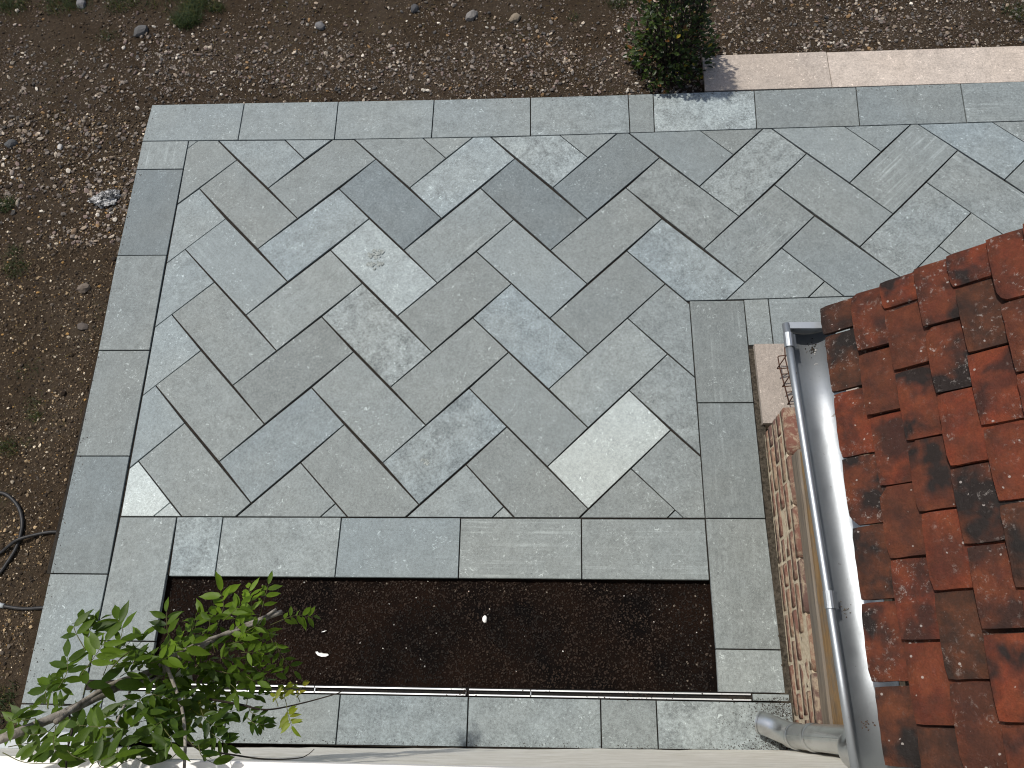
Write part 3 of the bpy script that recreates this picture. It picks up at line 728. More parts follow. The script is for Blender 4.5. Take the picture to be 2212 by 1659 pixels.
tw = thing('timber_wall', 'weathered timber wall boards on a sole plate above the brick plinth', 'wall', (1.15, 0.5, 0.4))
o = box_obj('sole_plate', XF+0.006, XF+0.17, -0.125, 1.125, 5*CH+0.004, 0.505, M['timber'], tw, 0.006); o.color = (0.15, 0, 0, 1)
z = 0.508
for k in range(8):
    o = box_obj('board', XF+0.014+0.004*(k % 2), XF+0.075, -0.125, 1.11, z, z+0.172, M['timber'], tw, 0.004); o.color = ((1.0, 0.7, 0.4)[k % 3], 0, 0, 1)
    z += 0.175
o = box_obj('end_wall', XF+0.08, XF+1.3, 1.07, 1.108, -0.1, 1.98, M['timber'], tw, 0.004); o.color = (0.5, 0, 0, 1)
o = box_obj('wall_plate', XF+0.02, XF+0.14, -0.125, 1.04, z, z+0.1, M['timber'], tw, 0.005); o.color = (0.4, 0, 0, 1)

# sandstone step at the end of the plinth
st = add_slab([(1.033, 1.416), (1.70, 1.420), (1.70, 1.866), (1.031, 1.866)], pi/2, 0.0, 'sand', patio, 0.028, 0.10, 'sandstone_step', False)
st.parent = None; st.matrix_parent_inverse = Matrix(); st.color = (0.74, 0.0, 0.1, 0.3)
tag(st, 'plain beige sandstone step beside the corner of the brick plinth', 'step')

# wire lattice lying on the step
def pz(x, y, z): return px(2900/1.82278 + x*0.17363, 1200/1.82278 + y*0.17363, z)
wl = thing('wire_lattice', 'rusty welded wire lattice resting on the beige step against the gutter line', 'wire lattice', tuple(px(1690, 820, 0.055)))
rails = [[(515, 650, .10), (540, 800, .10), (600, 1020, .10), (655, 1230, .10)],
         [(600, 520, .16), (605, 660, .16), (650, 860, .16), (700, 1060, .16), (745, 1240, .16)],
         [(660, 690, .075), (700, 850, .075), (745, 1040, .075), (800, 1250, .075)]]
for r_ in rails:
    V, F = tube([pz(*p) for p in r_], 0.0034, 6); mesh_obj('rail', V, F, M['rust'], wl, True)
for a, b in (((505, 795, .10), (760, 780, .075)), ((570, 1020, .10), (790, 1000, .075)), ((635, 1240, .10), (830, 1225, .075)), ((515, 640, .10), (700, 620, .12)), ((560, 865, .10), (760, 845, .10)), ((620, 1088, .10), (800, 1070, .10))):
    V, F = tube([pz(*a), pz(*b)], 0.0031, 6); mesh_obj('cross_wire', V, F, M['rust'], wl, True)
for a, b in (((505, 795, .10), (655, 580, .16)), ((570, 1020, .10), (695, 835, .16)), ((635, 1240, .10), (745, 1075, .16))):
    V, F = tube([pz(*a), pz(*b)], 0.0031, 6); mesh_obj('diagonal_wire', V, F, M['rust'], wl, True)

# ---------------------------------------------------------------- tiled roof
HE = 2.05; EX = 0.713; PITCH = radians(50); GA = 0.083; TW = 0.1705
roof = thing('tiled_roof', 'roof of old red and brown clay tiles at the right edge', 'roof', (1.4, 0.45, HE))
us = Vector((cos(PITCH), 0, sin(PITCH))); un = Vector((-sin(PITCH), 0, cos(PITCH))); uy = Vector((0, 1, 0))
TL_M = {}
def tile_mesh(wd, var):
    key = (round(wd, 3), var)
    if key in TL_M: return TL_M[key]
    random.seed(int(wd*1000)*10+var); L = 0.20; T = 0.0125; nxt, nyt = 7, 5
    def ev(u, s): return 0.0022*noise.noise(Vector((u*60, s*3.1, var*5.3)))
    chip = random.random() < 0.2; chs = random.choice((-1, 1)); cc = random.uniform(0.006, 0.016)
    top_ = []; bot_ = []
    for j in range(nyt+1):
        for i in range(nxt+1):
            fx = i/nxt; fy = (j/nyt)**1.5; x = (fx-0.5)*wd; y = fy*L
            if j == 0: y += ev(x, 1)
            if i in (0, nxt): x += ev(y, 2+i)
            if j == 0 and i in (0, nxt):
                x -= math.copysign(0.0015, x); y += 0.0015
                if chip and (x > 0) == (chs > 0): x -= math.copysign(cc*0.6, x); y += cc*0.5
            camb = 0.0035*(1-(2*fx-1)**2) + 0.0016*noise.noise(Vector((x*25, y*25, var*3.7)))
            top_.append((x, y, T+camb - (0.002 if (j == 0 or i in (0, nxt)) else 0))); bot_.append((x, y, camb))
    Vv = top_ + bot_; nn = nxt+1; off = len(top_); Ff = []
    for j in range(nyt):
        for i in range(nxt):
            a = j*nn+i; Ff.append((a, a+1, a+nn+1, a+nn)); Ff.append((off+a, off+a+nn, off+a+nn+1, off+a+1))
    ring = [i for i in range(nn)] + [j*nn+nxt for j in range(1, nyt+1)] + [nyt*nn+i for i in range(nxt-1, -1, -1)] + [j*nn for j in range(nyt-1, 0, -1)]
    for a, b in zip(ring, ring[1:]+ring[:1]): Ff.append((b, a, off+a, off+b))
    me = bpy.data.meshes.new('roof_tile'); me.from_pydata(Vv, [], Ff); me.update(); me.materials.append(M['tile'])
    TL_M[key] = me; return me
joints0 = [1.010, 0.926, 0.761, 0.591, 0.424, 0.254, 0.077, -0.09, -0.12]
joints1 = [1.010, 0.845, 0.680, 0.507, 0.340, 0.166, -0.005, -0.12]
rng = random.Random(42)
for c in range(17):
    J = joints0 if c % 2 == 0 else joints1
    dy = rng.uniform(-0.008, 0.008)
    for k in range(len(J)-1):
        a, b = J[k], J[k+1]
        if k > 0: a += dy
        if k+1 < len(J)-1: b += dy
        wd = a-b-rng.choice((0.003, 0.004, 0.006, 0.009))
        if wd < 0.015: continue
        me = tile_mesh(wd, rng.randint(0, 4)) if wd > 0.12 or True else None
        o = bpy.data.objects.new('roof_tile', me); COL.objects.link(o); adopt(o, roof)
        s0 = c*GA + rng.uniform(-0.003, 0.003); lift = 0.036 + rng.uniform(-0.003, 0.004)
        p = Vector((EX, (a+b)/2, HE)) + us*s0 + un*lift
        tilt = 0.195 + rng.uniform(-0.02, 0.02)
        ysl = (us*cos(tilt) - un*sin(tilt)); nrm = (un*cos(tilt) + us*sin(tilt)); xw = ysl.cross(nrm)
        R = Matrix((xw, ysl, nrm)).transposed() @ Matrix.Rotation(rng.uniform(-0.010, 0.010), 3, 'Z') @ Matrix.Rotation(rng.uniform(-0.06, -0.02), 3, 'Y')
        o.rotation_euler = R.to_euler(); o.location = p
        lich = 0.85 if (k == 0 or c > 2 and k == 1) else rng.choice((0.1, 0.2, 0.35, 0.6))
        o.color = (rng.choice((rng.uniform(0.0, 0.25), rng.uniform(0.25, 0.6), rng.uniform(0.65, 1.0), rng.uniform(0.8, 1.0))), rng.choice((0.5, 0.8, 1.0, 1.0)), lich, 1)
bm = bmesh.new()
c0 = Vector((EX, 0, HE)) + us*0.03
for d0, d1 in ((-0.075, -0.035),):
    vs = []
    for y in (-0.12, 1.005):
        for (s_, d) in ((0, d0), (17*GA+0.1, d0), (17*GA+0.1, d1), (0, d1)):
            q = c0 + us*s_ + un*d; vs.append(bm.verts.new((q.x, y, q.z)))
    for f in ((0,1,2,3), (7,6,5,4), (0,4,5,1), (1,5,6,2), (2,6,7,3), (3,7,4,0)): bm.faces.new([vs[i] for i in f])
bmesh.ops.recalc_face_normals(bm, faces=bm.faces[:])
o = link('roof_deck', bm_mesh('roof_deck', bm), M['timber'], roof); o.color = (0.3, 0, 0, 1)

# ---------------------------------------------------------------- gutter and downpipe
gu = thing('gutter', 'half round galvanised steel gutter along the eaves of the tiled roof', 'gutter', (0.66, 0.45, HE))
def gx(y): return 0.597 + (0.974-y)*0.0295
def gsec(y, r, n=20, t=0.0):
    cx = gx(y)+0.062; return [Vector((cx - (r+t)*cos(pi*k/n), y, HE+0.0 - (r+t)*sin(pi*k/n)*0.98)) for k in range(n+1)]
V = []; F = []; n = 20; ysg = [0.974, 0.7, 0.4, 0.1, -0.122]
for y in ysg: V += gsec(y, 0.060) + gsec(y, 0.060, t=0.0015)[::-1]
m_ = 2*(n+1)
for j in range(len(ysg)-1):
    for k in range(m_): F.append((j*m_+k, (j+1)*m_+k, (j+1)*m_+(k+1) % m_, j*m_+(k+1) % m_))
F.append(tuple(range(m_))); F.append(tuple((len(ysg)-1)*m_+k for k in range(m_))[::-1])
mesh_obj('trough', V, F, M['zinc'], gu, True)
V, F = tube([(gx(y)-0.004, y, HE+0.006) for y in ysg], 0.0096, 14); mesh_obj('front_bead', V, F, M['zinc'], gu, True)
# end cap
V = gsec(0.9755, 0.064); V2 = [v + Vector((0, 0.004, 0)) for v in V]; nn = len(V)
F = [tuple(range(nn)), tuple(range(nn, 2*nn))[::-1]] + [(k, nn+k, nn+(k+1) % nn, (k+1) % nn) for k in range(nn)]
cap = mesh_obj('end_cap', [*V, *V2], F, M['zinc'], gu)
box_obj('cap_flange', gx(0.975)+0.004, gx(0.975)+0.13, 0.962, 0.981, HE+0.0005, HE+0.003, M['zinc'], gu, 0.0008)
for yb in (0.925, 0.262):
    pts = []
    for k in range(9):
        q = pi*k/8; pts.append((gx(yb)-0.004-0.0116*cos(q), HE+0.006+0.0116*sin(q)))
    pts += [(gx(yb)+0.017, HE-0.002), (gx(yb)+0.019, HE-0.012)]
    V = []; F = []
    for y in (yb-0.02, yb+0.02):
        for x, z in pts: V.append((x, y, z))
        for x, z in pts: V.append((x+0.0012 if x > gx(yb) else x*1.0, y, z+0.0012))
    k_ = len(pts)
    for i in range(k_-1):
        F.append((k_+i, k_+i+1, 3*k_+i+1, 3*k_+i)); F.append((i, 2*k_+i, 2*k_+i+1, i+1))
    mesh_obj('bracket_clip', V, F, M['zinc'], gu)
random.seed(9)
IT = []
for cx, cy, sp, nq, col in ((0.675, 0.93, 0.008, 40, (0.03, 0.025, 0.02)), (0.678, 0.912, 0.004, 3, (0.45, 0.44, 0.42)), (0.678, 0.885, 0.003, 2, (0.5, 0.49, 0.47)), (0.672, 0.25, 0.008, 18, (0.10, 0.08, 0.06)), (0.68, 0.0, 0.007, 16, (0.09, 0.06, 0.045))):
    for _ in range(nq):
        x = random.gauss(cx, sp); y = random.gauss(cy, sp*1.4); cc = gx(y)+0.062
        if abs(x-cc) > 0.055: continue
        IT.append((x, y, HE - sqrt(0.060**2-(x-cc)**2)*0.98+0.001, random.uniform(0.0012, 0.0032)*(1.5 if col[0] > 0.3 else 1), col, col[0] > 0.3))
scatter('gutter_debris', IT, M['crumbs'], 'stuff', gu)

dp = thing('downpipe', 'galvanised steel downpipe with bent shoe at the corner of plinth and house', 'downpipe', (0.99, -0.05, 0.0))
PX, PY, PR = 0.985, -0.056, 0.050
V, F = tube([(PX, PY, 0.12), (PX, PY, 0.5), (PX, PY, 1.0), (PX, PY, 1.62)], PR, 28); mesh_obj('pipe', V, F, M['pipe'], dp, True)
V, F = tube(catmull([(0.880, -0.008, 0.062), (0.903, -0.016, 0.085), (0.940, -0.034, 0.12), (0.970, -0.048, 0.17), (PX, PY, 0.23)], 4), PR-0.001, 28, False); mesh_obj('shoe', V, F, M['pipe'], dp, True)
V, F = tube(catmull([(0.8785, -0.0075, 0.0605), (0.884, -0.009, 0.066)], 1), PR+0.0015, 28, False); mesh_obj('shoe_rim', V, F, M['pipe'], dp, True)
for z0, z1 in ((0.20, 0.235), (0.455, 0.50)):
    V, F = tube([(PX, PY, z0), (PX, PY, z0+0.004), (PX, PY, z1-0.004), (PX, PY, z1)], [PR+0.0005, PR+0.0045, PR+0.0045, PR+0.0005], 28, False); mesh_obj('collar', V, F, M['pipe'], dp, True)
V, F = tube([(PX-0.0505, PY+0.004, 0.24), (PX-0.0505, PY+0.004, 1.6)], 0.0022, 6); mesh_obj('seam', V, F, M['pipe'], dp, True)
V, F = tube(catmull([(PX, PY, 1.60), (PX-0.02, PY, 1.68), (PX-0.14, PY-0.005, 1.80), (PX-0.24, PY-0.005, 1.845), (0.692, -0.058, 1.90), (0.690, -0.058, 1.945), (0.690, -0.058, 1.985)], 5), PR, 28); mesh_obj('swan_neck', V, F, M['pipe'], dp, True)

# ---------------------------------------------------------------- hose
hs = thing('garden_hose', 'black rubber hose coiled on the soil at the left edge', 'hose', (-2.9, 0.8, -0.05))
def hz(p, d): return (p.x, p.y, ground_z(p.x, p.y) + 0.011 + d)
zpt = lambda x, y: px(x*0.13889, 1014.93 + y*0.13889, -0.05)
lp = [(-420, 420), (-200, 350), (0, 355), (120, 400), (240, 520), (320, 660), (350, 850), (310, 1050), (230, 1250), (120, 1430), (0, 1600), (-200, 1800), (-420, 1900)]
V, F = tube(catmull([hz(zpt(*p), 0.0) for p in lp], 6), 0.0095, 10); mesh_obj('hose_loop', V, F, M['hose'], hs, True)
lp = [(-420, 1420), (-200, 1370), (0, 1290), (150, 1190), (330, 1090), (600, 1000), (780, 965), (930, 972), (1010, 1010)]
V, F = tube(catmull([hz(zpt(*p), 0.02*math.exp(-((p[0]-290)/190)**2)) for p in lp], 6), 0.0085, 10); mesh_obj('hose_end', V, F, M['hose'], hs, True)
q7 = lambda x, y: px(x*0.3472, 1082.9 + y*0.3472, -0.05)
V, F = tube(catmull([hz(q7(*p), 0) for p in ((-60, 640), (10, 650), (140, 668), (262, 663), (300, 660))], 6), 0.0088, 10); mesh_obj('hose_tail', V, F, M['hose'], hs, True)
V, F = tube([hz(q7(*p), 0.001) for p in ((-14, 640), (2, 648), (24, 651))], 0.0125, 10); mesh_obj('hose_coupling', V, F, M['greybox'], hs, True)

# ---------------------------------------------------------------- crumpled white lump and oddments
p = px(228, 428, -0.04); bm = bmesh.new(); bmesh.ops.create_icosphere(bm, subdivisions=5, radius=1.0)
for v in bm.verts:
    d = v.co.copy(); k = 1 + 0.5*noise.noise(d*1.6+Vector((3, 1, 0))) + 0.32*noise.noise(d*4.3) + 0.2*abs(noise.noise(d*9))+0.12*noise.noise(d*19)
    v.co = Matrix.Rotation(0.35, 3, 'Z') @ Vector((d.x*0.084*k, d.y*0.042*k, d.z*0.034*k))
o = link('crumpled_lump', bm_mesh('crumpled_lump', bm), M['plaster'], None); o.location = (p.x, p.y, ground_z(p.x, p.y)+0.015)
tag(o, 'crumpled white and grey lump on the soil left of the patio', 'debris')

def shard(x, y, pts, label):
    c = px(x, y, -0.03); n_ = len(pts)
    V = [(c.x+a*0.001, c.y+b*0.001, -0.028+0.004*sin(i)) for i, (a, b) in enumerate(pts)] + [(c.x+a*0.001, c.y+b*0.001, -0.031+0.004*sin(i)) for i, (a, b) in enumerate(pts)]
    F = [tuple(range(n_)), tuple(range(n_, 2*n_))[::-1]] + [(i, n_+i, n_+(i+1) % n_, (i+1) % n_) for i in range(n_)]
    tag(mesh_obj('white_scrap', V, F, M['white']), label, 'scrap', 'white scraps on the compost')
shard(695, 1413, [(-32, 10), (-26, 2), (-18, -6), (0, -12), (20, -11), (34, -4), (30, 2), (12, 3), (0, 6), (-14, 5), (-22, 12)], 'curved white scrap lying on the dark compost right of the vine')
shard(700, 1364, [(-14, -4), (0, -3), (14, 4), (2, 3), (-8, 0)], 'thin white sliver on the dark compost above the curved white scrap')
c = px(1047, 1337, -0.03); bm = bmesh.new(); bmesh.ops.create_icosphere(bm, subdivisions=2, radius=1.0)
for v in bm.verts: k = 1+0.2*noise.noise(v.co*2); v.co = Vector((v.co.x*0.012*k, v.co.y*0.018*k, v.co.z*0.011*k))
o = link('white_pebble', bm_mesh('white_pebble', bm), M['white'], None); o.location = (c.x, c.y, -0.033)
tag(o, 'single whitish pebble near the middle of the dark planting bed', 'pebble')

# ---------------------------------------------------------------- grass
random.seed(31)
V = []; F = []; C = []
def blade(x, y, z, h, lean, az_, wd, c):
    b = len(V); dx, dy = cos(az_), sin(az_); sx, sy = -dy*wd, dx*wd
    for t in (0, 0.5, 1.0):
        r = lean*h*t*t; zz = z + h*t*(1-0.35*lean*t); ww = (1-t*0.95)
        V.append((x+dx*r+sx*ww, y+dy*r+sy*ww, zz)); V.append((x+dx*r-sx*ww, y+dy*r-sy*ww, zz))
    for k in (0, 2): F.append((b+k, b+k+1, b+k+3, b+k+2))
    for _ in range(6): C.extend((c[0], c[1], c[2], 1))
for tx, ty, r, nb, h in ((408, 48, 0.13, 620, 0.085), (425, 15, 0.13, 500, 0.08), (470, 22, 0.08, 150, 0.06), (25, 8, 0.18, 500, 0.06), (150, 2, 0.24, 800, 0.06), (265, 12, 0.16, 350, 0.05), (235, 82, 0.10, 90, 0.04), (12, 442, 0.09, 260, 0.05), (32, 580, 0.10, 200, 0.045), (30, 545, 0.08, 90, 0.04), (75, 898, 0.05, 70, 0.05), (60, 800, 0.10, 60, 0.03), (15, 965, 0.09, 120, 0.05), (1335, 12, 0.10, 160, 0.06), (1380, 5, 0.10, 120, 0.06), (30, 1520, 0.14, 380, 0.05), (1240, 45, 0.05, 40, 0.04), (70, 870, 0.08, 60, 0.035), (350, 8, 0.2, 160, 0.05), (2195, 30, 0.12, 150, 0.06), (60, 955, 0.05, 30, 0.03)):
    p = px(tx, ty, -0.05)
    for _ in range(nb):
        a = random.uniform(0, 6.28); d = r*sqrt(random.random())*random.uniform(0.5, 1); x, y = p.x+d*cos(a), p.y+d*sin(a)*0.8
        if not open_ground(x, y): continue
        blade(x, y, ground_z(x, y)-0.004, h*random.uniform(0.5, 1.2), random.uniform(0.3, 1.1), random.uniform(0, 6.28), random.uniform(0.0012, 0.0026), (random.uniform(-0.1, 0.6), 0.25*(random.random() < 0.12), 0.0))
for _ in range(2200):   # dry straw and thin stray blades
    x = random.uniform(-4.2, 1.0) if random.random() < 0.6 else random.uniform(-4.2, -2.65); y = random.uniform(3.65, 4.9) if x > -2.65 else random.uniform(-0.1, 4.9)
    if not open_ground(x, y) or noise.noise(Vector((x*1.4, y*1.4, 30))) < 0.02: continue
    blade(x, y, ground_z(x, y)+0.002, random.uniform(0.008, 0.02), random.uniform(1.2, 2.6), random.uniform(0, 6.28), 0.0011, (random.uniform(0.1, 0.7), random.uniform(0.2, 0.5), random.uniform(0, 0.4)))
o = mesh_obj('grass', V, F, M['grass']); at = o.data.color_attributes.new('col', 'FLOAT_COLOR', 'POINT'); at.data.foreach_set('color', C); o['kind'] = 'stuff'; o.color = (0, 0, 0, 1)

# ---------------------------------------------------------------- clipped evergreen bush
random.seed(17)
bush = thing('evergreen_bush', 'dark evergreen cone shaped bush behind the top border slabs', 'bush', (0.70, 3.86, -0.05))
BX, BY = 0.695, 3.885; BH = 0.80
V = []; F = []
for k in range(26):
    a = random.uniform(0, 6.28); r0 = random.uniform(0.0, 0.06); hh = BH*random.uniform(0.55, 0.95); r1 = random.uniform(0.02, 0.22)
    pts = [(BX+r0*cos(a), BY+r0*sin(a), -0.06), (BX+(r0+r1)*0.7*cos(a+0.3), BY+(r0+r1)*0.7*sin(a+0.3), hh*0.4), (BX+r1*cos(a)*0.7, BY+r1*sin(a)*0.7, hh)]
    v, f = tube(catmull(pts, 4), (0.007, 0.002), 5, False); b = len(V); V += v; F += [tuple(b+i for i in q) for q in f]
for k in range(420):
    z = BH*random.random()**1.4*0.95; R = 0.23*(1-(z/BH)**2.0*0.85)+0.01; a = random.uniform(0, 6.28); r = R*random.uniform(0.3, 0.7); L = random.uniform(0.06, 0.13)
    p0 = Vector((BX+r*cos(a), BY+r*sin(a), z)); a2 = a+random.uniform(-0.8, 0.8); p1 = p0 + Vector((cos(a2)*L*0.7, sin(a2)*L*0.7, L*random.uniform(0.3, 1.0)))
    v, f = tube([p0, (p0+p1)/2+Vector((0, 0, 0.004)), p1], (0.0026, 0.0012), 4, False); b = len(V); V += v; F += [tuple(b+i for i in q) for q in f]
o = mesh_obj('branches', V, F, M['twig'], bush, True)
V = []; F = []; C = []
for _ in range(3000):
    z = BH*random.random()**1.25; R = 0.255*(1-(z/BH)**1.5*0.85)*(1+0.22*noise.noise(Vector((z*7, random.random()*0.3, 2))))+0.012
    a = random.uniform(0, 6.28); R *= 1+0.25*noise.noise(Vector((cos(a)*2.2, sin(a)*2.2, z*6)))
    r = R*(1-random.random()**1.6*0.55) if random.random() < 0.85 else R*random.random()
    if noise.noise(Vector((cos(a)*3.1, sin(a)*3.1, z*9+5))) > 0.22 and r > 0.5*R: continue
    if random.random() < 0.55*(z/BH)**1.5: continue
    p = Vector((BX+r*cos(a), BY+r*sin(a), z-0.03))
    if p.z < -0.02: p.z = -0.01
    L = random.uniform(0.022, 0.046); wd = L*random.uniform(0.40, 0.55)
    d = Vector((cos(a+random.gauss(0, 0.9)), sin(a+random.gauss(0, 0.9)), random.uniform(-0.3, 0.9))).normalized()
    n_ = Vector((random.gauss(0, 0.5)+0.4*cos(a), random.gauss(0, 0.5)+0.4*sin(a), 1)).normalized(); s_ = d.cross(n_).normalized(); n_ = s_.cross(d)
    b = len(V)
    V += [p, p+d*L*0.35+s_*wd*0.5+n_*0.15*wd, p+d*L*0.75+s_*wd*0.42+n_*0.1*wd, p+d*L, p+d*L*0.75-s_*wd*0.42+n_*0.1*wd, p+d*L*0.35-s_*wd*0.5+n_*0.15*wd, p+d*L*0.4, p+d*L*0.75]
    F += [(b, b+1, b+6), (b+1, b+2, b+7, b+6), (b+2, b+3, b+7), (b+3, b+4, b+7), (b+4, b+5, b+6, b+7), (b+5, b, b+6)]
    u = random.random(); c = (random.uniform(-0.1, 0.75), 0.0, 0.0)
    if u < 0.025: c = (0.6, 0.7, 0.1)
    elif u < 0.06: c = (0.3, 0.15, 0.75)
    for _k in range(8): C.extend((*c, 1))
o = mesh_obj('foliage', V, F, M['bushleaf'], bush); at = o.data.color_attributes.new('col', 'FLOAT_COLOR', 'POINT'); at.data.foreach_set('color', C); o['kind'] = 'stuff'; o.color = (0, 0, 0, 1)

# ---------------------------------------------------------------- climbing vine at the lower left
random.seed(23)
vine = thing('wisteria_vine', 'leafy green climbing vine with grey woody stem reaching over the planting bed', 'vine', (-1.9, -0.1, 0.0))
def zv(x, y):
    z = 1.72 - 0.42*max(0, min(1, (x-250)/420)) 
    if y > 1480: z += 0.22*min(1, (y-1480)/120)
    return z
def vp(x, y, dz=0): return px(x, y, zv(x, y)+dz)
def stem(pts, r, mat, name, wob=0.25, dz=0, seg=8):
    V, F = tube(catmull([vp(p[0], p[1], (p[2] if len(p) > 2 else 0)+dz) for p in pts], 6), r, seg, True, wob); return mesh_obj(name, V, F, mat, vine, True)
stem([(-60, 1622), (0, 1597), (100, 1557), (200, 1511), (300, 1462), (352, 1440), (430, 1398), (520, 1356), (608, 1322)], (0.0125, 0.0085), M['bark'], 'stem', 0.18)
stem([(120, 1560, .02), (190, 1508, .02), (260, 1470, .02), (330, 1452, -.01), (360, 1425, .02), (440, 1385, .02), (540, 1352, .01), (596, 1316, .01)], (0.007, 0.0045), M['bark'], 'stem', 0.2)
stem([(290, 1476), (330, 1470), (355, 1452, .02), (352, 1428, .04), (362, 1445, .05), (380, 1490, .05), (393, 1530, .04), (400, 1590, .03), (398, 1660, .02)], (0.0065, 0.004), M['bark'], 'stem', 0.2)
stem([(252, 1560), (275, 1510), (285, 1485), (310, 1468)], (0.003, 0.004), M['bark'], 'stem')
stem([(380, 1494), (451, 1510), (520, 1522), (573, 1533), (640, 1522), (728, 1498), (745, 1486)], (0.004, 0.0012), M['twig'], 'stem', 0.1)
stem([(400, 1600), (440, 1622), (486, 1628), (573, 1640), (642, 1638), (665, 1630), (679, 1618)], (0.003, 0.0010), M['twig'], 'stem', 0.1)
stem([(150, 1545), (155, 1580), (145, 1620), (143, 1660)], (0.003, 0.002), M['twig'], 'stem', 0.1)
stem([(195, 1495), (225, 1465), (255, 1428), (290, 1400)], (0.003, 0.0015), M['stalk'], 'stem', 0.1)
stem([(575, 1360), (590, 1388), (605, 1420), (622, 1440)], (0.0022, 0.001), M['stalk'], 'stem', 0.1)
def leaflet_mesh(var):
    rr = random.Random(var); xs = [0, .12, .3, .5, .7, .86, 1.0]; wdt = [0.02, 0.125, 0.19, 0.195, 0.145, 0.065, 0.0]
    Vv = []; Ff = []; bend = rr.uniform(-0.05, 0.16); fold = rr.uniform(0.04, 0.16); wv = rr.uniform(0.01, 0.035); ph = rr.uniform(0, 6)
    for i, (x, w_) in enumerate(zip(xs, wdt)):
        z = -bend*x*x
        Vv.append((x, 0, z))
        for s_ in (1, -1): Vv.append((x - 0.02*(i % 2), s_*w_*rr.uniform(0.93, 1.07), z + fold*w_*2 + wv*sin(x*11+ph+s_)))
    for i in range(len(xs)-1):
        a = i*3; b = a+3
        if i == len(xs)-2: Ff += [(a, a+1, b), (a+2, a, b)]
        else: Ff += [(a, a+1, b+1, b), (a+2, a, b, b+2)]
    me = bpy.data.meshes.new('leaflet'); me.from_pydata(Vv, [], Ff); me.update(); me.materials.append(M['leaf'])
    me.polygons.foreach_set('use_smooth', [True]*len(me.polygons)); return me
LM = [leaflet_mesh(k) for k in range(6)]
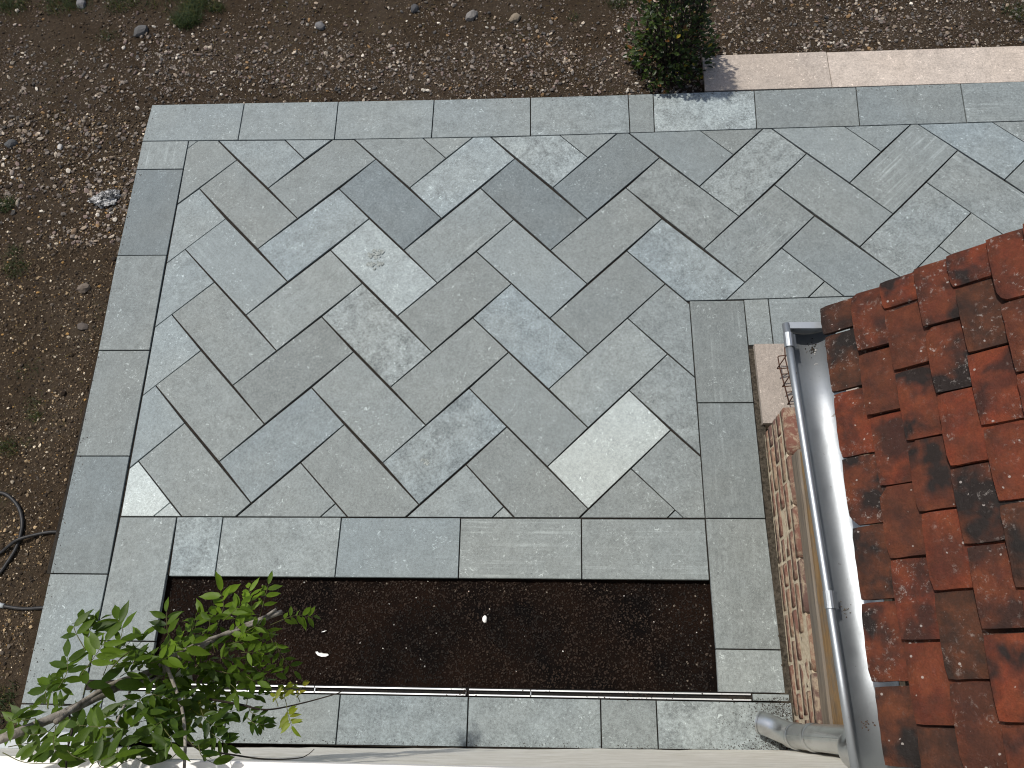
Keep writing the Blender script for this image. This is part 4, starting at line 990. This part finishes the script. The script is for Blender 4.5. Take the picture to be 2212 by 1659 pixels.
# rachis of each compound leaf: pixel polyline, number of leaflet pairs, leaflet length (m), tone, yellow
A4 = (0.20626, 0, 1316.7); A5 = (0.20626, 274.3, 1207.0)
LEAVES = """4;870,420 775,180 790,70;4;.060;.35
4;850,480 950,200 1000,90;4;.062;.35
4;1150,560 1280,230 1230,110;3;.055;.3
4;1235,515 1430,390 1465,260;2;.055;.35
4;570,850 700,660 690,500;4;.060;.3
4;830,680 1000,480 1090,330;4;.060;.55
4;1060,690 1180,480 1290,330;4;.058;.5
4;480,1040 480,860 440,740;3;.055;.3
4;640,820 580,720 550,620;2;.058;.25
4;350,1140 220,1170 40,1250;3;.062;.3
4;700,720 600,840 430,880;3;.055;.35
4;850,890 930,770 1110,780;2;.070;.15
4;560,1200 480,1290 300,1310;2;.065;.35
4;560,1220 560,1380 540,1520;4;.052;.3
4;60,1440 330,1400 620,1430;6;.046;.2
4;0,1500 260,1600 540,1620;6;.050;.25
4;830,1080 950,1170 980,1380;4;.062;.35
4;960,1000 1080,1120 1220,1090;3;.052;.2
4;1220,1240 1020,1230 800,1210;4;.058;.3
4;1200,1250 1120,1380 840,1390;4;.060;.3
4;1260,1290 1430,1190 1560,1140;3;.066;.45
4;1280,1300 1420,1370 1640,1330;3;.066;.5
4;1270,1310 1230,1450 1190,1590;3;.066;.3
4;1310,1360 1370,1500 1500,1620;3;.072;.2
4;1700,1250 1800,1380 1650,1470;3;.056;.2
4;1860,1480 1790,1570 1750,1660;3;.056;.2
4;1410,880 1500,1000 1660,1080;4;.050;.15
4;1500,870 1650,900 1800,960;4;.050;.25
4;1900,900 1950,1050 2120,1000;4;.046;.45;.35
4;1900,1100 1720,1160 1560,1220;4;.052;.2
4;2000,1150 1860,1250 1740,1340;4;.052;.2
4;1950,1350 2050,1450 2160,1570;4;.050;.2
4;1000,1480 900,1550 700,1600;4;.055;.3
4;900,1680 1000,1600 1160,1550;4;.058;.35
4;1380,570 1410,530 1380,480;2;.052;.35
4;1440,640 1510,540 1640,480;3;.055;.3
4;1240,700 1370,650 1570,630;4;.046;.4
4;1560,560 1760,500 1990,350;4;.058;.75
5;430,900 420,720 410,560;3;.054;.25
5;600,850 690,730 680,590;3;.052;.45
5;700,800 730,660 790,540;3;.050;.55
5;930,700 1010,500 975,340;4;.056;.8
5;850,720 880,620 930,560;2;.050;.35
5;990,650 1130,540 1190,480;3;.052;.45
5;1290,690 1300,440 1230,290;4;.046;.85
5;1370,640 1440,420 1480,270;3;.044;.55
5;1490,690 1740,600 1930,600;5;.040;.5
5;1530,800 1600,980 1730,1170;4;.042;.25
5;1230,760 1380,700 1450,750;4;.045;.7
5;1150,900 1350,840 1470,880;4;.045;.75
5;950,960 1050,880 1090,800;2;.058;.25
5;910,980 900,900 870,850;2;.056;.2
5;950,1000 1060,970 1150,920;2;.056;.4
5;920,1070 1020,1040 1110,1030;3;.052;.45
5;1150,960 1240,1080 1410,1120;4;.048;.5
5;1240,1100 1360,1150 1520,1210;4;.048;.4
5;1120,1100 1210,1190 1370,1310;4;.052;.3
5;1000,1090 1050,1220 1160,1290;4;.052;.35
5;860,1040 850,1130 800,1210;3;.050;.2
5;700,1010 620,980 440,1000;4;.052;.55
5;300,1010 420,950 620,880;4;.056;.8
5;100,1140 60,1080 40,1020;2;.054;.35
5;190,1140 170,1080 180,1040;2;.050;.3
5;850,1160 900,1280 970,1390;3;.056;.2
5;1060,1300 1140,1370 1130,1430;2;.050;.4
5;1240,1530 1280,1450 1400,1420;3;.038;.1
5;1260,1540 1300,1610 1410,1660;3;.038;.1
5;1570,1545 1560,1430 1640,1320;4;.034;.8;.3
5;1660,1525 1650,1410 1700,1330;4;.034;.8;.4
5;1660,1535 1690,1640 1705,1745;5;.034;.75;.25
5;1800,1500 1790,1410 1850,1290;3;.022;.6;.6
5;300,1380 200,1420 30,1530;4;.050;.15
5;500,1350 400,1400 300,1510;4;.050;.15
5;700,1490 650,1560 700,1660;4;.046;.5;.3
5;800,1430 900,1480 930,1560;3;.048;.2
5;900,1560 1000,1620 1140,1580;4;.044;.1
5;960,1560 950,1640 930,1720;3;.048;.1
4;1200,1660 1300,1600 1420,1560;3;.060;.25
4;2060,1420 2120,1540 2200,1640;4;.048;.2
4;2150,1250 2260,1330 2350,1420;4;.046;.15
4;1000,1600 1060,1650 1100,1720;3;.058;.4
4;680,1480 780,1540 900,1580;3;.050;.45
5;400,1480 330,1560 250,1640;4;.050;.2
5;560,1500 500,1600 480,1700;4;.050;.2
5;760,1580 820,1680 900,1760;4;.044;.15
5;1240,1660 1330,1720 1420,1740;3;.036;.1
5;1340,1800 1370,1740 1430,1700;3;.036;.15
4;60,1130 130,1160 200,1100;2;.060;.35
4;720,1000 620,1010 520,990;3;.045;.35
4;1650,1000 1750,1050 1880,1080;3;.046;.2
4;2020,620 2100,560 2180,520;3;.05;.5
5;640,1110 760,1080 840,1100;3;.05;.35
5;760,940 700,900 620,960;2;.05;.5
5;1100,760 1180,700 1230,640;3;.05;.65
5;500,880 560,830 640,800;2;.05;.35
5;1000,820 1120,760 1200,800;3;.046;.6
5;1050,900 1180,860 1270,800;3;.044;.6
5;1300,900 1380,960 1420,1000;2;.044;.55
5;1180,980 1300,980 1400,1000;3;.044;.55
5;560,1060 460,1100 330,1080;3;.05;.5
4;1550,760 1680,820 1800,800;3;.046;.35
4;1620,700 1780,720 1900,660;4;.048;.5
4;1750,900 1850,960 2000,900;3;.046;.25
4;2050,800 2150,860 2250,820;4;.046;.35
4;1600,1120 1720,1200 1860,1180;3;.050;.15
4;1450,1100 1560,1060 1640,980;3;.048;.2
5;460,1160 560,1210 700,1180;3;.050;.3
5;640,1290 760,1300 860,1360;3;.048;.25
5;330,1280 440,1320 560,1290;3;.048;.2
5;740,820 820,780 900,800;3;.048;.6
5;1080,640 1180,600 1240,560;3;.046;.7
5;980,1180 1080,1200 1200,1180;3;.048;.4
5;1240,1230 1340,1280 1440,1260;3;.046;.35
5;1150,830 1240,780 1330,760;3;.044;.7
5;560,1420 640,1470 760,1450;3;.048;.2
4;1000,1150 900,1120 800,1140;3;.052;.3
4;400,1080 330,1040 300,980;2;.055;.3"""
PEND = []
for li_n, ln in enumerate(LEAVES.split('\n')):
    q = ln.split(';'); s_, ox, oy = A4 if q[0] == '4' else A5
    pp = [tuple(map(float, t.split(','))) for t in q[1].split()]
    dz = random.uniform(-0.09, 0.11); pairs = int(q[2]); Ln = float(q[3]); tone = float(q[4]); yel = float(q[5]) if len(q) > 5 else 0
    P3 = [vp(ox+x*s_, oy+y*s_, dz) for x, y in pp]
    P3[0].z -= 0.01; P3[-1].z -= random.uniform(0.0, 0.05)
    for p3 in P3: p3.y = max(p3.y, -0.118 + 0.0165*p3.x)
    cur = catmull(P3, 8); V, F = tube(cur, (0.0013, 0.0006), 5, False)
    stk = mesh_obj('leaf_stalk', V, F, M['stalk'], vine, True)
    nC = len(cur)-1
    for k in range(pairs*2+1):
        if k == pairs*2: t = 1.0; side = 0
        else: t = 0.22 + 0.74*(k//2 + 0.5)/pairs*0.98; side = 1 if k % 2 else -1
        i = min(nC-1, int(t*nC)); fr = t*nC-i; p3 = cur[i].lerp(cur[i+1], fr); d = (cur[i+1]-cur[i]).normalized()
        upv = Vector((random.gauss(0, 0.28), random.gauss(0, 0.28)+0.12, 1)).normalized(); sd_ = d.cross(upv).normalized()
        a = radians(random.uniform(48, 72)) if side else random.uniform(-0.15, 0.15)
        dr_ = (d*cos(a) + sd_*(side or 1)*sin(a)); dr_.z += random.uniform(-0.75, 0.1); dr_.normalize()
        nrm = upv - dr_*upv.dot(dr_); nrm.normalize()
        if random.random() < 0.16: nrm = (nrm + sd_*random.uniform(-1.4, 1.4)).normalized(); nrm = (nrm - dr_*nrm.dot(dr_)).normalized()
        ss = Ln*random.uniform(0.88, 1.2)*(0.86+0.22*t)
        R = Matrix((dr_, nrm.cross(dr_), nrm)).transposed().to_4x4()
        pq = p3 + dr_*0.002
        tip = pq + dr_*ss
        if tip.y < -0.125: continue
        PEND.append((ss, stk, Matrix.Translation(pq) @ R @ Matrix.Diagonal((ss, ss*random.uniform(0.72, 1.0), ss, 1)), random.randint(0, 5), tone+random.uniform(-0.18, 0.18), yel*random.uniform(0.4, 1.2)))
PEND.sort(key=lambda t: -t[0])
for ss, stk, mx, var, tone, yel in PEND[:300]:
    o = bpy.data.objects.new('leaflet', LM[var]); COL.objects.link(o); o.parent = stk
    o.matrix_basis = mx; o.color = (tone, yel, 0, 1)
V = []; F = []; C = []
for ss, stk, mx, var, tone, yel in PEND[300:]:
    b = len(V); me = LM[var]
    for v in me.vertices: V.append(tuple(mx @ v.co)); C.extend((tone, yel, 0, 1))
    F += [tuple(b+i for i in p_.vertices) for p_ in me.polygons]
o = mesh_obj('leaflets', V, F, M['leaf'], vine, True); at = o.data.color_attributes.new('col', 'FLOAT_COLOR', 'POINT'); at.data.foreach_set('color', C)
o['kind'] = 'stuff'; o.color = (0, 0, 0, 1)

# pale plant tag hanging among the leaves
tg = thing('plant_tag', 'pale plastic plant tag hanging among the vine leaves', 'plant tag', tuple(vp(392, 1462, 0.02)))
c4 = [vp(274.3+x*0.20626, 1207+y*0.20626, -0.02+dz) for x, y, dz in ((590, 1130, .03), (640, 1130, .03), (680, 1200, .02), (690, 1280, 0), (490, 1300, 0), (500, 1220, .02))]
nrm = (c4[1]-c4[4]).cross(c4[3]-c4[4]).normalized()
if nrm.z < 0: nrm = -nrm
mesh_obj('card', [*c4, *[p - nrm*0.0008 for p in c4]], [(0,1,2,3,4,5), (11,10,9,8,7,6)] + [(i, 6+i, 6+(i+1) % 6, (i+1) % 6) for i in range(6)], M['card'], tg)
e1 = (c4[3]-c4[4]); e2 = (c4[0]-c4[4]); V = []; F = []
for k in range(6):
    a = 0.16+0.11*k; o_ = c4[4]+e2*a + nrm*0.0007; x0, x1 = 0.14, 0.14+random.uniform(0.5, 0.66)
    x1 -= 0.25*a; b = len(V); V += [o_+e1*x0, o_+e1*x1, o_+e1*x1+e2*0.035, o_+e1*x0+e2*0.035]; F.append((b, b+1, b+2, b+3))
mesh_obj('print_lines', V, F, M['print'], tg)
for o in bpy.data.objects:
    if '_at' in o: del o['_at']
